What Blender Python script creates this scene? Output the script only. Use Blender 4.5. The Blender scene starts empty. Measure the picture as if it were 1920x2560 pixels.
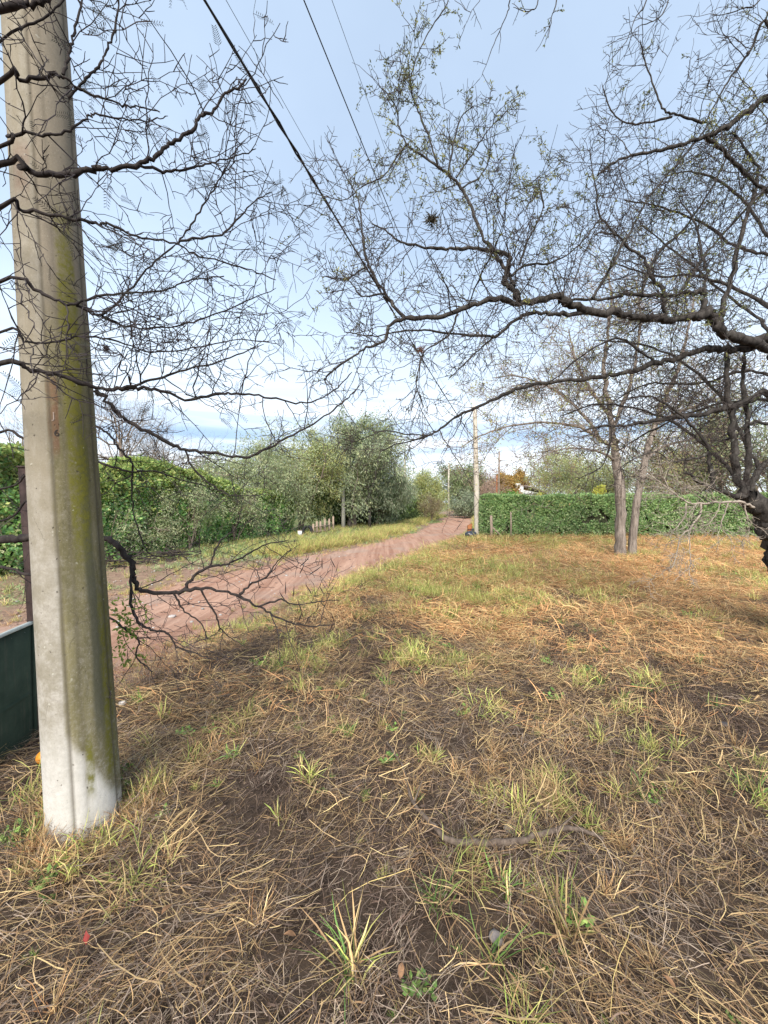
import bpy, math, random
import numpy as np
from mathutils import Vector

R = math.radians
rng = np.random.default_rng(7)
random.seed(7)
scene = bpy.context.scene
COL = scene.collection

# ------------------------------------------------------------------ camera
EYE = np.array([0.0, 0.0, 1.5])
PITCH = math.atan(22 / 960.0)
cam_d = bpy.data.cameras.new('camera')
cam_d.sensor_fit = 'VERTICAL'
cam_d.sensor_height = 36.0
cam_d.lens = 13.5
cam_d.clip_start = 0.05
cam_d.clip_end = 3000
cam = bpy.data.objects.new('camera', cam_d)
COL.objects.link(cam)
cam.location = EYE
cam.rotation_euler = (math.pi / 2 - PITCH, 0, 0)
scene.camera = cam

# ------------------------------------------------------------------ sky, sun, exposure
SUN_ELEV, SUN_AZ = 40.0, 186.0          # azimuth clockwise from +Y: sun stands left and a little behind
world = bpy.data.worlds.new('World')
scene.world = world
world.use_nodes = True
wn, wl = world.node_tree.nodes, world.node_tree.links
wn.clear()
def wnode(t, **kw):
    n = wn.new(t)
    for k, v in kw.items():
        setattr(n, k, v)
    return n
w_out = wnode('ShaderNodeOutputWorld')
w_bg = wnode('ShaderNodeBackground')
w_bg.inputs['Strength'].default_value = 0.088
sky = wnode('ShaderNodeTexSky', sky_type='NISHITA')
sky.sun_disc = False
sky.sun_elevation = R(SUN_ELEV)
sky.sun_rotation = R(SUN_AZ)
sky.air_density = 1.0
sky.dust_density = 1.0
sky.ozone_density = 1.2
def wmath(op, a, b=None, clamp=False):
    n = wnode('ShaderNodeMath', operation=op)
    n.use_clamp = clamp
    for i, v in enumerate((a, b)):
        if v is None:
            continue
        if isinstance(v, (int, float)):
            n.inputs[i].default_value = v
        else:
            wl.new(v, n.inputs[i])
    return n.outputs[0]
def wramp(fac, stops):
    n = wnode('ShaderNodeValToRGB')
    e = n.color_ramp.elements
    e[0].position, e[1].position = stops[0][0], stops[-1][0]
    e[0].color, e[1].color = stops[0][1], stops[-1][1]
    for p, c in stops[1:-1]:
        k = e.new(p)
        k.color = c
    wl.new(fac, n.inputs[0])
    return n.outputs[0]
def wmix(fac, a, b):
    n = wnode('ShaderNodeMix', data_type='RGBA')
    if isinstance(fac, (int, float)):
        n.inputs[0].default_value = fac
    else:
        wl.new(fac, n.inputs[0])
    for s, v in ((6, a), (7, b)):
        if isinstance(v, tuple):
            n.inputs[s].default_value = v
        else:
            wl.new(v, n.inputs[s])
    return n.outputs[2]
tc = wnode('ShaderNodeTexCoord')
sep = wnode('ShaderNodeSeparateXYZ')
wl.new(tc.outputs['Generated'], sep.inputs[0])
dz = wmath('MAXIMUM', sep.outputs[2], 0.0)
den = wmath('ADD', dz, 0.10)
comb = wnode('ShaderNodeCombineXYZ')
wl.new(wmath('DIVIDE', sep.outputs[0], den), comb.inputs[0])
wl.new(wmath('DIVIDE', sep.outputs[1], den), comb.inputs[1])
comb.inputs[2].default_value = 3.7
veil = wnode('ShaderNodeTexNoise')
veil.inputs['Scale'].default_value = 0.55
veil.inputs['Detail'].default_value = 6.0
veil.inputs['Roughness'].default_value = 0.55
wl.new(comb.outputs[0], veil.inputs['Vector'])
# thin veil of high cloud over the whole dome, thicker towards the horizon
veil_f = wramp(veil.outputs[0], [(0.3, (0.50,) * 3 + (1,)), (0.75, (0.85,) * 3 + (1,))])
hor_f = wramp(dz, [(0.0, (1, 1, 1, 1)), (0.10, (0.80,) * 3 + (1,)), (0.22, (0.55,) * 3 + (1,)), (0.55, (0.0,) * 3 + (1,))])
cov = wmath('ADD', wmath('MULTIPLY', hor_f, 0.62), veil_f, clamp=True)
veil_col = (4.1, 5.05, 6.25, 1)
skyc = wmix(cov, sky.outputs[0], veil_col)
whit = wramp(dz, [(0.0, (0.9,) * 3 + (1,)), (0.16, (0.85,) * 3 + (1,)), (0.26, (0.35,) * 3 + (1,)), (0.42, (0.0,) * 3 + (1,))])
skyc = wmix(whit, skyc, (6.6, 7.1, 7.6, 1))
# long flat cloud streaks low over the horizon
comb2 = wnode('ShaderNodeCombineXYZ')
wl.new(wmath('MULTIPLY', sep.outputs[0], 1.5), comb2.inputs[0])
wl.new(wmath('MULTIPLY', sep.outputs[1], 1.5), comb2.inputs[1])
wl.new(wmath('MULTIPLY', sep.outputs[2], 26.0), comb2.inputs[2])
streak = wnode('ShaderNodeTexNoise')
streak.inputs['Scale'].default_value = 1.0
streak.inputs['Detail'].default_value = 5.0
streak.inputs['Roughness'].default_value = 0.5
wl.new(comb2.outputs[0], streak.inputs['Vector'])
st_f = wramp(streak.outputs[0], [(0.46, (0, 0, 0, 1)), (0.60, (1, 1, 1, 1))])
st_h = wramp(dz, [(0.07, (0, 0, 0, 1)), (0.115, (0.75,) * 3 + (1,)), (0.17, (0.75,) * 3 + (1,)), (0.24, (0.35,) * 3 + (1,)), (0.36, (0, 0, 0, 1))])
skyc = wmix(wmath('MULTIPLY', st_f, st_h), skyc, (2.9, 4.0, 5.5, 1))
# one long blue grey cloud bank low in the sky
bank = wramp(dz, [(0.150, (0, 0, 0, 1)), (0.155, (1, 1, 1, 1)), (0.168, (0.9,) * 3 + (1,)), (0.185, (0, 0, 0, 1))])
bk_n = wnode('ShaderNodeTexNoise')
bk_n.inputs['Scale'].default_value = 2.2
bk_n.inputs['Detail'].default_value = 4.0
wl.new(tc.outputs['Generated'], bk_n.inputs['Vector'])
bk_f = wramp(bk_n.outputs[0], [(0.40, (0, 0, 0, 1)), (0.55, (1, 1, 1, 1))])
skyc = wmix(wmath('MULTIPLY', wmath('MULTIPLY', bank, bk_f), 0.85), skyc, (2.5, 3.7, 5.3, 1))
wl.new(skyc, w_bg.inputs[0])
wl.new(w_bg.outputs[0], w_out.inputs[0])

sun_d = bpy.data.lights.new('sun', 'SUN')
sun_d.energy = 2.6
sun_d.angle = R(30.0)
sun_d.color = (1.0, 0.94, 0.86)
sun = bpy.data.objects.new('sun', sun_d)
COL.objects.link(sun)
saz, sel = R(SUN_AZ), R(SUN_ELEV)
to_sun = Vector((math.sin(saz) * math.cos(sel), math.cos(saz) * math.cos(sel), math.sin(sel)))
sun.rotation_euler = to_sun.to_track_quat('Z', 'Y').to_euler()
sun.location = (-20, -10, 20)

vs = scene.view_settings
vs.view_transform = 'Standard'
vs.look = 'None'
vs.exposure = 1.25
vs.gamma = 1.0
vs.use_curve_mapping = False
scene.render.engine = 'CYCLES'
scene.cycles.max_bounces = 5
scene.cycles.diffuse_bounces = 3
scene.cycles.glossy_bounces = 2
scene.cycles.transmission_bounces = 3
scene.cycles.transparent_max_bounces = 4

# ------------------------------------------------------------------ helpers
def P(px, py, d):
    """world point at photograph position (1920 x 2560) and depth d metres"""
    u, v = (px - 960) / 960.0 * d, (1280 - py) / 960.0 * d
    cp, sp = math.cos(PITCH), math.sin(PITCH)
    return EYE + np.array([u, d * cp + v * sp, -d * sp + v * cp])

def nrm(v):
    v = np.asarray(v, float)
    return v / (np.linalg.norm(v) + 1e-9)

def cross(a, b):
    a = np.asarray(a, float); b = np.asarray(b, float)
    return np.stack([a[..., 1] * b[..., 2] - a[..., 2] * b[..., 1], a[..., 2] * b[..., 0] - a[..., 0] * b[..., 2], a[..., 0] * b[..., 1] - a[..., 1] * b[..., 0]], -1)
def unit(a):
    return a / (np.sqrt((a * a).sum(-1, keepdims=True)) + 1e-9)

def vnoise(x, y, seed=0):
    """smooth value noise, -1..1, vectorised"""
    x = np.asarray(x, float); y = np.asarray(y, float)
    xi, yi = np.floor(x), np.floor(y)
    xf, yf = x - xi, y - yi
    u, v = xf * xf * (3 - 2 * xf), yf * yf * (3 - 2 * yf)
    def h(a, b):
        n = np.sin(a * 127.1 + b * 311.7 + seed * 74.7) * 43758.5453
        return (n - np.floor(n)) * 2 - 1
    return (h(xi, yi) * (1 - u) + h(xi + 1, yi) * u) * (1 - v) + (h(xi, yi + 1) * (1 - u) + h(xi + 1, yi + 1) * u) * v

def fbm(x, y, seed=0, oct=3):
    s, a = 0, 1.0
    for i in range(oct):
        s = s + a * vnoise(np.asarray(x) * 2 ** i, np.asarray(y) * 2 ** i, seed + i * 13)
        a *= 0.5
    return s / 1.75

def sstep(a, b, x):
    t = np.clip((np.asarray(x, float) - a) / (b - a), 0, 1)
    return t * t * (3 - 2 * t)

ROAD = np.array([(-22, -30), (-9.5, -6), (-5.7, 1.5), (-4.3, 5), (-3.25, 8), (-1.6, 11.8), (1.45, 18), (3.7, 24.5), (8.3, 43), (14.5, 75), (30, 150), (100, 500)], float)
def road_x(y):
    return np.interp(y, ROAD[:, 1], ROAD[:, 0])
def road_s(x, y):
    return (np.asarray(x) - road_x(y)) * 0.945

def terrain(x, y, detail=True):
    x = np.asarray(x, float); y = np.asarray(y, float)
    s = road_s(x, y)
    field = -0.007 * np.clip(y, -20, 25)
    if detail:
        near = 1 - sstep(14, 22, y)
        field = field + near * (0.05 * fbm(x * 0.7, y * 0.7, 3) + 0.032 * vnoise(x * 2.6, y * 2.6, 9))
    road = -0.34 + 0.03 * np.abs(vnoise(x * 0.8, y * 0.25, 5)) * (np.abs(s) < 4)
    left = -0.30 + 0.04 * fbm(x * 0.4, y * 0.4, 21)
    z = road + (field - road) * sstep(1.6, 3.1, s)
    z = z + (left - road) * sstep(1.8, 3.4, -s)
    # wheel ruts
    z = z - 0.045 * np.exp(-((np.abs(s) - 0.75) / 0.22) ** 2)
    return z
def _sv(x, y, seed):
    xi, yi = math.floor(x), math.floor(y)
    xf, yf = x - xi, y - yi
    u, v = xf * xf * (3 - 2 * xf), yf * yf * (3 - 2 * yf)
    def h(a, b):
        n = math.sin(a * 127.1 + b * 311.7 + seed * 74.7) * 43758.5453
        return (n - math.floor(n)) * 2 - 1
    return (h(xi, yi) * (1 - u) + h(xi + 1, yi) * u) * (1 - v) + (h(xi, yi + 1) * (1 - u) + h(xi + 1, yi + 1) * u) * v
def _sf(x, y, seed):
    return (_sv(x, y, seed) + 0.5 * _sv(x * 2, y * 2, seed + 13) + 0.25 * _sv(x * 4, y * 4, seed + 26)) / 1.75
def _ss(a, b, x):
    t = min(1.0, max(0.0, (x - a) / (b - a)))
    return t * t * (3 - 2 * t)
_RX, _RY = [float(v) for v in ROAD[:, 0]], [float(v) for v in ROAD[:, 1]]
def road_x1(y):
    for i in range(len(_RY) - 1):
        if y < _RY[i + 1]:
            return _RX[i] + (_RX[i + 1] - _RX[i]) * max(0.0, (y - _RY[i]) / (_RY[i + 1] - _RY[i]))
    return _RX[-1]
def tz(x, y):
    x, y = float(x), float(y)
    s = (x - road_x1(y)) * 0.945
    f = -0.007 * min(25, max(-20, y))
    near = 1 - _ss(14, 22, y)
    if near > 0:
        f += near * (0.05 * _sf(x * 0.7, y * 0.7, 3) + 0.032 * _sv(x * 2.6, y * 2.6, 9))
    rd = -0.34 + (0.03 * abs(_sv(x * 0.8, y * 0.25, 5)) if abs(s) < 4 else 0)
    lf = -0.30 + 0.04 * _sf(x * 0.4, y * 0.4, 21)
    z = rd + (f - rd) * _ss(1.6, 3.1, s)
    z += (lf - rd) * _ss(1.8, 3.4, -s)
    return z - 0.045 * math.exp(-((abs(s) - 0.75) / 0.22) ** 2)

def on_ground(px, py):
    """where the sight line through a photograph position meets the terrain"""
    a = P(px, py, 1.0) - EYE
    t = 0.3
    for _ in range(4000):
        q = EYE + a * t
        if q[2] <= tz(q[0], q[1]):
            break
        t *= 1.003
    return EYE + a * t

def mesh_obj(name, verts, faces, mat=None, parent=None, smooth=False, facecol=None):
    me = bpy.data.meshes.new(name)
    verts = np.ascontiguousarray(verts, dtype=np.float32)
    if isinstance(faces, np.ndarray):
        nf, k = faces.shape
        me.vertices.add(len(verts))
        me.vertices.foreach_set('co', verts.ravel())
        me.loops.add(nf * k)
        me.loops.foreach_set('vertex_index', np.ascontiguousarray(faces, dtype=np.int32).ravel())
        me.polygons.add(nf)
        me.polygons.foreach_set('loop_start', np.arange(0, nf * k, k, dtype=np.int32))
        me.polygons.foreach_set('loop_total', np.full(nf, k, dtype=np.int32))
        me.update(calc_edges=True)
    else:
        me.from_pydata([tuple(map(float, v)) for v in verts], [], faces)
        me.update()
    if smooth:
        me.polygons.foreach_set('use_smooth', np.ones(len(me.polygons), dtype=bool))
    if facecol is not None:
        at = me.attributes.new('col', 'FLOAT_COLOR', 'FACE')
        fc = np.ones((len(facecol), 4), dtype=np.float32)
        fc[:, :3] = facecol
        at.data.foreach_set('color', fc.ravel())
    if mat:
        me.materials.append(mat)
    o = bpy.data.objects.new(name, me)
    COL.objects.link(o)
    if parent is not None:
        o.parent = parent
        # parents here are never rotated or scaled: shift mesh into the parent's frame
        off = np.array(world_loc(parent), dtype=np.float32)
        co = verts - off
        me.vertices.foreach_set('co', np.ascontiguousarray(co, dtype=np.float32).ravel())
        me.update()
    return o

def world_loc(o):
    v = np.array(o.location, float)
    while o.parent is not None:
        o = o.parent
        v = v + np.array(o.location, float)
    return v

def tag(o, label=None, cat=None, group=None, kind=None):
    if label: o['label'] = label
    if cat: o['category'] = cat
    if group: o['group'] = group
    if kind: o['kind'] = kind
    return o

def thing(name, loc, label, cat, group=None):
    o = bpy.data.objects.new(name, None)
    o.empty_display_size = 0.2
    COL.objects.link(o)
    o.location = tuple(float(c) for c in loc)
    return tag(o, label, cat, group)

class Geo:
    """collects quads with a colour for each face"""
    def __init__(self):
        self.v, self.f, self.c, self.n = [], [], [], 0
    def add(self, v, f, c=None):
        v = np.asarray(v, float)
        f = np.asarray(f, int)
        self.v.append(v); self.f.append(f + self.n); self.n += len(v)
        if c is not None:
            c = np.asarray(c, float)
            self.c.append(np.tile(c, (len(f), 1)) if c.ndim == 1 else c)
    def tube(self, pts, rad, sides=5, c=None, cap=False):
        pts = np.asarray(pts, float); n = len(pts)
        rad = np.broadcast_to(np.asarray(rad, float), (n,))
        t = np.gradient(pts, axis=0)
        t /= np.linalg.norm(t, axis=1)[:, None] + 1e-9
        m = np.abs(t.mean(0))
        ref = np.zeros(3); ref[int(np.argmin(m))] = 1
        a = cross(t, ref); a /= np.linalg.norm(a, axis=1)[:, None] + 1e-9
        b = cross(t, a)
        th = np.arange(sides) * 2 * math.pi / sides
        ring = pts[:, None, :] + rad[:, None, None] * (np.cos(th)[None, :, None] * a[:, None, :] + np.sin(th)[None, :, None] * b[:, None, :])
        i = np.arange(n - 1)[:, None] * sides
        j = np.arange(sides)[None, :]
        k = (j + 1) % sides
        f = np.stack([i + j, i + k, i + sides + k, i + sides + j], -1).reshape(-1, 4)
        v = ring.reshape(-1, 3)
        if cap:
            v = np.vstack([v, pts[0], pts[-1]])
            c0, c1 = n * sides, n * sides + 1
            q0 = [[(2 * m2 + 1) % sides, 2 * m2 % sides, c0, (2 * m2 + 2) % sides] for m2 in range(sides // 2)]
            o1 = (n - 1) * sides
            q1 = [[o1 + 2 * m2 % sides, o1 + (2 * m2 + 1) % sides, o1 + (2 * m2 + 2) % sides, c1] for m2 in range(sides // 2)]
            f = np.vstack([f, q0, q1])
        self.add(v, f, c)
    def tubes(self, pts, rad, sides=3, c=None):
        """many tubes at once: pts (M, n, 3), rad (M, n), c (M, 3)"""
        M, n = pts.shape[:2]
        if M == 0:
            return
        t = unit(np.gradient(pts, axis=1))
        ref = np.zeros((M, 1, 3)); ref[np.arange(M), 0, np.argmin(np.abs(t.mean(1)), 1)] = 1
        a = unit(cross(t, np.broadcast_to(ref, t.shape))); b = cross(t, a)
        th = np.arange(sides) * 2 * math.pi / sides
        v = pts[:, :, None, :] + rad[:, :, None, None] * (np.cos(th)[None, None, :, None] * a[:, :, None, :] + np.sin(th)[None, None, :, None] * b[:, :, None, :])
        i = np.arange(n - 1)[:, None] * sides; j = np.arange(sides)[None, :]; k = (j + 1) % sides
        f = np.stack([i + j, i + k, i + sides + k, i + sides + j], -1).reshape(-1, 4)
        F = (f[None] + (np.arange(M) * n * sides)[:, None, None]).reshape(-1, 4)
        self.add(v.reshape(-1, 3), F, None if c is None else np.repeat(c, len(f), axis=0))
    def box(self, p0, p1, c=None):
        x0, y0, z0 = p0; x1, y1, z1 = p1
        v = [(x0, y0, z0), (x1, y0, z0), (x1, y1, z0), (x0, y1, z0), (x0, y0, z1), (x1, y0, z1), (x1, y1, z1), (x0, y1, z1)]
        f = [(3, 2, 1, 0), (4, 5, 6, 7), (0, 1, 5, 4), (1, 2, 6, 5), (2, 3, 7, 6), (3, 0, 4, 7)]
        self.add(v, f, c)
    def leaves(self, pos, axis, nor, ln, wd, col, bend=0.0):
        """diamond leaves: base at pos, along axis"""
        pos = np.asarray(pos); n = len(pos)
        ln = np.broadcast_to(ln, (n,))[:, None]; wd = np.broadcast_to(wd, (n,))[:, None]
        side = cross(axis, nor); side /= np.linalg.norm(side, axis=1)[:, None] + 1e-9
        mid = pos + axis * ln * 0.5
        v = np.stack([pos, mid + side * wd * 0.5, pos + axis * ln, mid - side * wd * 0.5], 1).reshape(-1, 3)
        f = np.arange(n * 4).reshape(-1, 4)
        self.add(v, f, np.asarray(col))
    def build(self, name, mat, parent=None, smooth=False):
        v = np.vstack(self.v); f = np.vstack(self.f)
        c = np.vstack(self.c) if self.c else None
        return mesh_obj(name, v, f, mat, parent, smooth, c)

def rand_dirs(n, r=rng):
    v = r.normal(size=(n, 3))
    return v / np.linalg.norm(v, axis=1)[:, None]

def curve_pts(pts, per=6, jit=0.0, r=rng):
    """Catmull-Rom through pts (any columns)"""
    pts = np.asarray(pts, float)
    if len(pts) < 3:
        t = np.linspace(0, 1, per + 1)[:, None]
        return pts[0] + (pts[-1] - pts[0]) * t
    q = np.vstack([2 * pts[0] - pts[1], pts, 2 * pts[-1] - pts[-2]])
    out = []
    for i in range(1, len(q) - 2):
        p0, p1, p2, p3 = q[i - 1], q[i], q[i + 1], q[i + 2]
        for t in np.arange(per) / per:
            out.append(0.5 * (2 * p1 + (p2 - p0) * t + (2 * p0 - 5 * p1 + 4 * p2 - p3) * t ** 2 + (3 * p1 - p0 - 3 * p2 + p3) * t ** 3))
    out.append(q[-2])
    out = np.array(out)
    if jit:
        out[1:-1] += r.normal(size=(len(out) - 2, out.shape[1])) * jit
    return out

# ------------------------------------------------------------------ materials
MATS = {}
def mat_new(name):
    m = bpy.data.materials.new(name)
    m.use_nodes = True
    nt = m.node_tree
    nt.nodes.clear()
    out = nt.nodes.new('ShaderNodeOutputMaterial')
    MATS[name] = m
    return m, nt, out
def N(nt, t, **kw):
    n = nt.nodes.new(t)
    for k, v in kw.items():
        setattr(n, k, v)
    return n
def setin(nt, sock, v):
    if isinstance(v, bpy.types.NodeSocket):
        nt.links.new(v, sock)
    else:
        sock.default_value = v
def nmath(nt, op, a, b=0.0, clamp=False):
    n = N(nt, 'ShaderNodeMath', operation=op)
    n.use_clamp = clamp
    setin(nt, n.inputs[0], a); setin(nt, n.inputs[1], b)
    return n.outputs[0]
def nmix(nt, fac, a, b, blend='MIX'):
    n = N(nt, 'ShaderNodeMix', data_type='RGBA', blend_type=blend)
    setin(nt, n.inputs[0], fac)
    setin(nt, n.inputs[6], a if isinstance(a, bpy.types.NodeSocket) else tuple(a)[:3] + (1,))
    setin(nt, n.inputs[7], b if isinstance(b, bpy.types.NodeSocket) else tuple(b)[:3] + (1,))
    return n.outputs[2]
def nnoise(nt, vec, scale, detail=4, rough=0.6):
    n = N(nt, 'ShaderNodeTexNoise')
    n.inputs['Scale'].default_value = scale
    n.inputs['Detail'].default_value = detail
    n.inputs['Roughness'].default_value = rough
    if vec is not None:
        nt.links.new(vec, n.inputs['Vector'])
    return n.outputs[0]
def nramp(nt, fac, stops):
    n = N(nt, 'ShaderNodeValToRGB')
    e = n.color_ramp.elements
    def c4(c):
        return tuple(c)[:3] + (1,) if isinstance(c, (tuple, list)) else (c, c, c, 1)
    e[0].position, e[1].position = stops[0][0], stops[-1][0]
    e[0].color, e[1].color = c4(stops[0][1]), c4(stops[-1][1])
    for p, c in stops[1:-1]:
        k = e.new(p); k.color = c4(c)
    nt.links.new(fac, n.inputs[0])
    return n.outputs[0]
def nstretch(nt, vec, s):
    n = N(nt, 'ShaderNodeMapping')
    n.inputs['Scale'].default_value = s
    nt.links.new(vec, n.inputs['Vector'])
    return n.outputs[0]
def bsdf(nt, out, col, rough=0.8, bump=None, bstr=0.4, bdist=0.01, metal=0.0, spec=0.3):
    b = N(nt, 'ShaderNodeBsdfPrincipled')
    setin(nt, b.inputs['Base Color'], col if isinstance(col, bpy.types.NodeSocket) else tuple(col)[:3] + (1,))
    setin(nt, b.inputs['Roughness'], rough)
    b.inputs['Metallic'].default_value = metal
    b.inputs['Specular IOR Level'].default_value = spec
    if bump is not None:
        bp = N(nt, 'ShaderNodeBump')
        bp.inputs['Strength'].default_value = bstr
        bp.inputs['Distance'].default_value = bdist
        nt.links.new(bump, bp.inputs['Height'])
        nt.links.new(bp.outputs[0], b.inputs['Normal'])
    nt.links.new(b.outputs[0], out.inputs[0])
    return b
def obj_co(nt):
    return N(nt, 'ShaderNodeTexCoord').outputs['Object']

def mat_bark(name, c1, c2, c3=None, scale=14, bd=0.01, lich=0.0, zst=0.35):
    m, nt, out = mat_new(name)
    oc = obj_co(nt)
    v = nstretch(nt, oc, (1, 1, zst))
    n1 = nnoise(nt, v, scale, 6, 0.65)
    col = nmix(nt, nramp(nt, n1, [(0.35, 0.0), (0.65, 1.0)]), c1, c2)
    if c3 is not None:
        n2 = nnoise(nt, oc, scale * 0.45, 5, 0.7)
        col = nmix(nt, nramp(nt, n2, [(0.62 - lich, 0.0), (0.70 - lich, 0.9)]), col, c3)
    bsdf(nt, out, col, 0.9, n1, 0.8, bd, spec=0.15)
    return m
def mat_plain(name, col, rough=0.7, metal=0.0, var=0.25, scale=12, bd=0.003, spec=0.3):
    m, nt, out = mat_new(name)
    n1 = nnoise(nt, obj_co(nt), scale, 5, 0.65)
    c = np.array(col)
    colr = nmix(nt, nramp(nt, n1, [(0.3, 0.0), (0.7, 1.0)]), tuple(c * (1 - var)), tuple(np.minimum(c * (1 + var), 0.9)))
    bsdf(nt, out, colr, rough, n1, 0.4, bd, metal, spec)
    return m
def mat_leaf(name, trans=0.35, rough=0.55, inst=0.0):
    m, nt, out = mat_new(name)
    at = N(nt, 'ShaderNodeAttribute', attribute_name='col')
    col = at.outputs['Color']
    if inst:
        oi = N(nt, 'ShaderNodeObjectInfo')
        hs = N(nt, 'ShaderNodeHueSaturation')
        nt.links.new(col, hs.inputs['Color'])
        nt.links.new(nmath(nt, 'ADD', nmath(nt, 'MULTIPLY', oi.outputs['Random'], inst), 1 - inst * 0.5), hs.inputs['Value'])
        col = hs.outputs[0]
    b = N(nt, 'ShaderNodeBsdfPrincipled')
    nt.links.new(col, b.inputs['Base Color'])
    b.inputs['Roughness'].default_value = rough
    b.inputs['Specular IOR Level'].default_value = 0.25
    if trans > 0:
        t = N(nt, 'ShaderNodeBsdfTranslucent')
        nt.links.new(col, t.inputs['Color'])
        mx = N(nt, 'ShaderNodeMixShader')
        mx.inputs[0].default_value = trans
        nt.links.new(b.outputs[0], mx.inputs[1]); nt.links.new(t.outputs[0], mx.inputs[2])
        nt.links.new(mx.outputs[0], out.inputs[0])
    else:
        nt.links.new(b.outputs[0], out.inputs[0])
    return m

M_LEAF = mat_leaf('leaf_foliage', 0.42)
M_STRAW = mat_leaf('dry_straw', 0.15, 0.65, 0.75)
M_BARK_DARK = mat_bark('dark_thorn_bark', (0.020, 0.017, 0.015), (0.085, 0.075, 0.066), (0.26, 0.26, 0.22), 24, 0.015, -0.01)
M_BARK_L = mat_bark('dark_mossy_bark', (0.022, 0.018, 0.018), (0.055, 0.045, 0.040), (0.13, 0.14, 0.09), 34, 0.004, -0.03)
M_BARK_RED = mat_bark('ridged_red_brown_bark', (0.10, 0.080, 0.066), (0.33, 0.275, 0.23), (0.40, 0.36, 0.30), 16, 0.05, -0.05, 0.12)
M_BARK_GREY = mat_bark('grey_brown_bark', (0.12, 0.095, 0.075), (0.26, 0.21, 0.165), None, 10, 0.02)
M_BARK_PALE = mat_bark('bleached_dead_wood', (0.27, 0.22, 0.18), (0.42, 0.36, 0.29), None, 20, 0.003)
M_TWIG = mat_plain('thin_twig_bark', (0.055, 0.043, 0.038), 0.85, 0, 0.4, 30)
M_TWIG_L = mat_plain('thin_black_twig_bark', (0.040, 0.031, 0.032), 0.85, 0, 0.4, 30)
M_TWIG_BR = mat_plain('thin_brown_twig_bark', (0.23, 0.175, 0.145), 0.9, 0, 0.35, 20)

# ------------------------------------------------------------------ ground and road
def axis_steps(segs):
    out = [segs[0][0]]
    for a, b, st in segs:
        n = max(1, int(round((b - a) / st)))
        out += list(np.linspace(a, b, n + 1)[1:])
    return np.array(out)
gx = axis_steps([(-700, -100, 60), (-100, -30, 7), (-30, -14, 1.0), (-14, -6, 0.25), (-6, 6, 0.09), (6, 16, 0.3), (16, 40, 1.2), (40, 100, 6), (100, 800, 70)])
gy = axis_steps([(-60, -6, 6), (-6, 0.4, 0.4), (0.4, 7, 0.09), (7, 24, 0.2), (24, 60, 1.2), (60, 200, 8), (200, 1500, 100)])
GX, GY = np.meshgrid(gx, gy)
GZ = terrain(GX, GY)
nx, ny = len(gx), len(gy)
idx = np.arange(nx * ny).reshape(ny, nx)
gf = np.stack([idx[:-1, :-1], idx[:-1, 1:], idx[1:, 1:], idx[1:, :-1]], -1).reshape(-1, 4)
gv = np.stack([GX, GY, GZ], -1).reshape(-1, 3)

m, nt, out = mat_new('field_soil')
geo = N(nt, 'ShaderNodeNewGeometry').outputs['Position']
zone = N(nt, 'ShaderNodeAttribute', attribute_name='zone')
sp = N(nt, 'ShaderNodeSeparateColor'); nt.links.new(zone.outputs['Color'], sp.inputs[0])
n1 = nnoise(nt, geo, 9, 8, 0.7); n2 = nnoise(nt, geo, 1.3, 4, 0.6); n3 = nnoise(nt, geo, 60, 3, 0.7)
soil = nmix(nt, nramp(nt, n1, [(0.3, 0.0), (0.7, 1.0)]), (0.020, 0.014, 0.011), (0.105, 0.074, 0.052))
straw_c = nmix(nt, n2, (0.22, 0.13, 0.065), (0.36, 0.25, 0.12))
soil = nmix(nt, nmath(nt, 'MULTIPLY', nramp(nt, n3, [(0.42, 0.0), (0.6, 1.0)]), sp.outputs[2]), soil, straw_c)
redd = nmix(nt, nramp(nt, n1, [(0.3, 0.0), (0.7, 1.0)]), (0.19, 0.115, 0.085), (0.36, 0.24, 0.175))
redd = nmix(nt, nramp(nt, n2, [(0.45, 0.0), (0.7, 0.7)]), redd, (0.22, 0.175, 0.10))
gras = nmix(nt, nramp(nt, n1, [(0.35, 0.0), (0.65, 1.0)]), (0.085, 0.115, 0.045), (0.20, 0.22, 0.085))
colr = nmix(nt, sp.outputs[0], soil, redd)
colr = nmix(nt, nmath(nt, 'MULTIPLY', sp.outputs[1], nramp(nt, n2, [(0.25, 0.5), (0.55, 1.0)])), colr, gras)
bsdf(nt, out, colr, 0.95, n1, 0.8, 0.03, spec=0.1)
ground = tag(mesh_obj('ground', gv, gf, MATS['field_soil'], None, True), kind='structure')
S = road_s(GX, GY)
zr = sstep(2.9, 1.9, S) if False else 1 - sstep(1.9, 2.9, S)
wob = 0.8 * fbm(GX * 0.5, GY * 0.5, 31)
zg = sstep(2.2, 3.6, -S + wob) * (0.12 + 0.88 * sstep(11, 16, GY)) + sstep(20, 24, GY) * sstep(1.6, 2.4, S)
zs = sstep(4, 9, GY) * sstep(2.0, 3.0, S)
zc = np.ones((nx * ny, 4), dtype=np.float32)
zc[:, 0] = zr.ravel(); zc[:, 1] = np.clip(zg, 0, 1).ravel(); zc[:, 2] = zs.ravel()
ground.data.attributes.new('zone', 'FLOAT_COLOR', 'POINT').data.foreach_set('color', zc.ravel())

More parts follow.
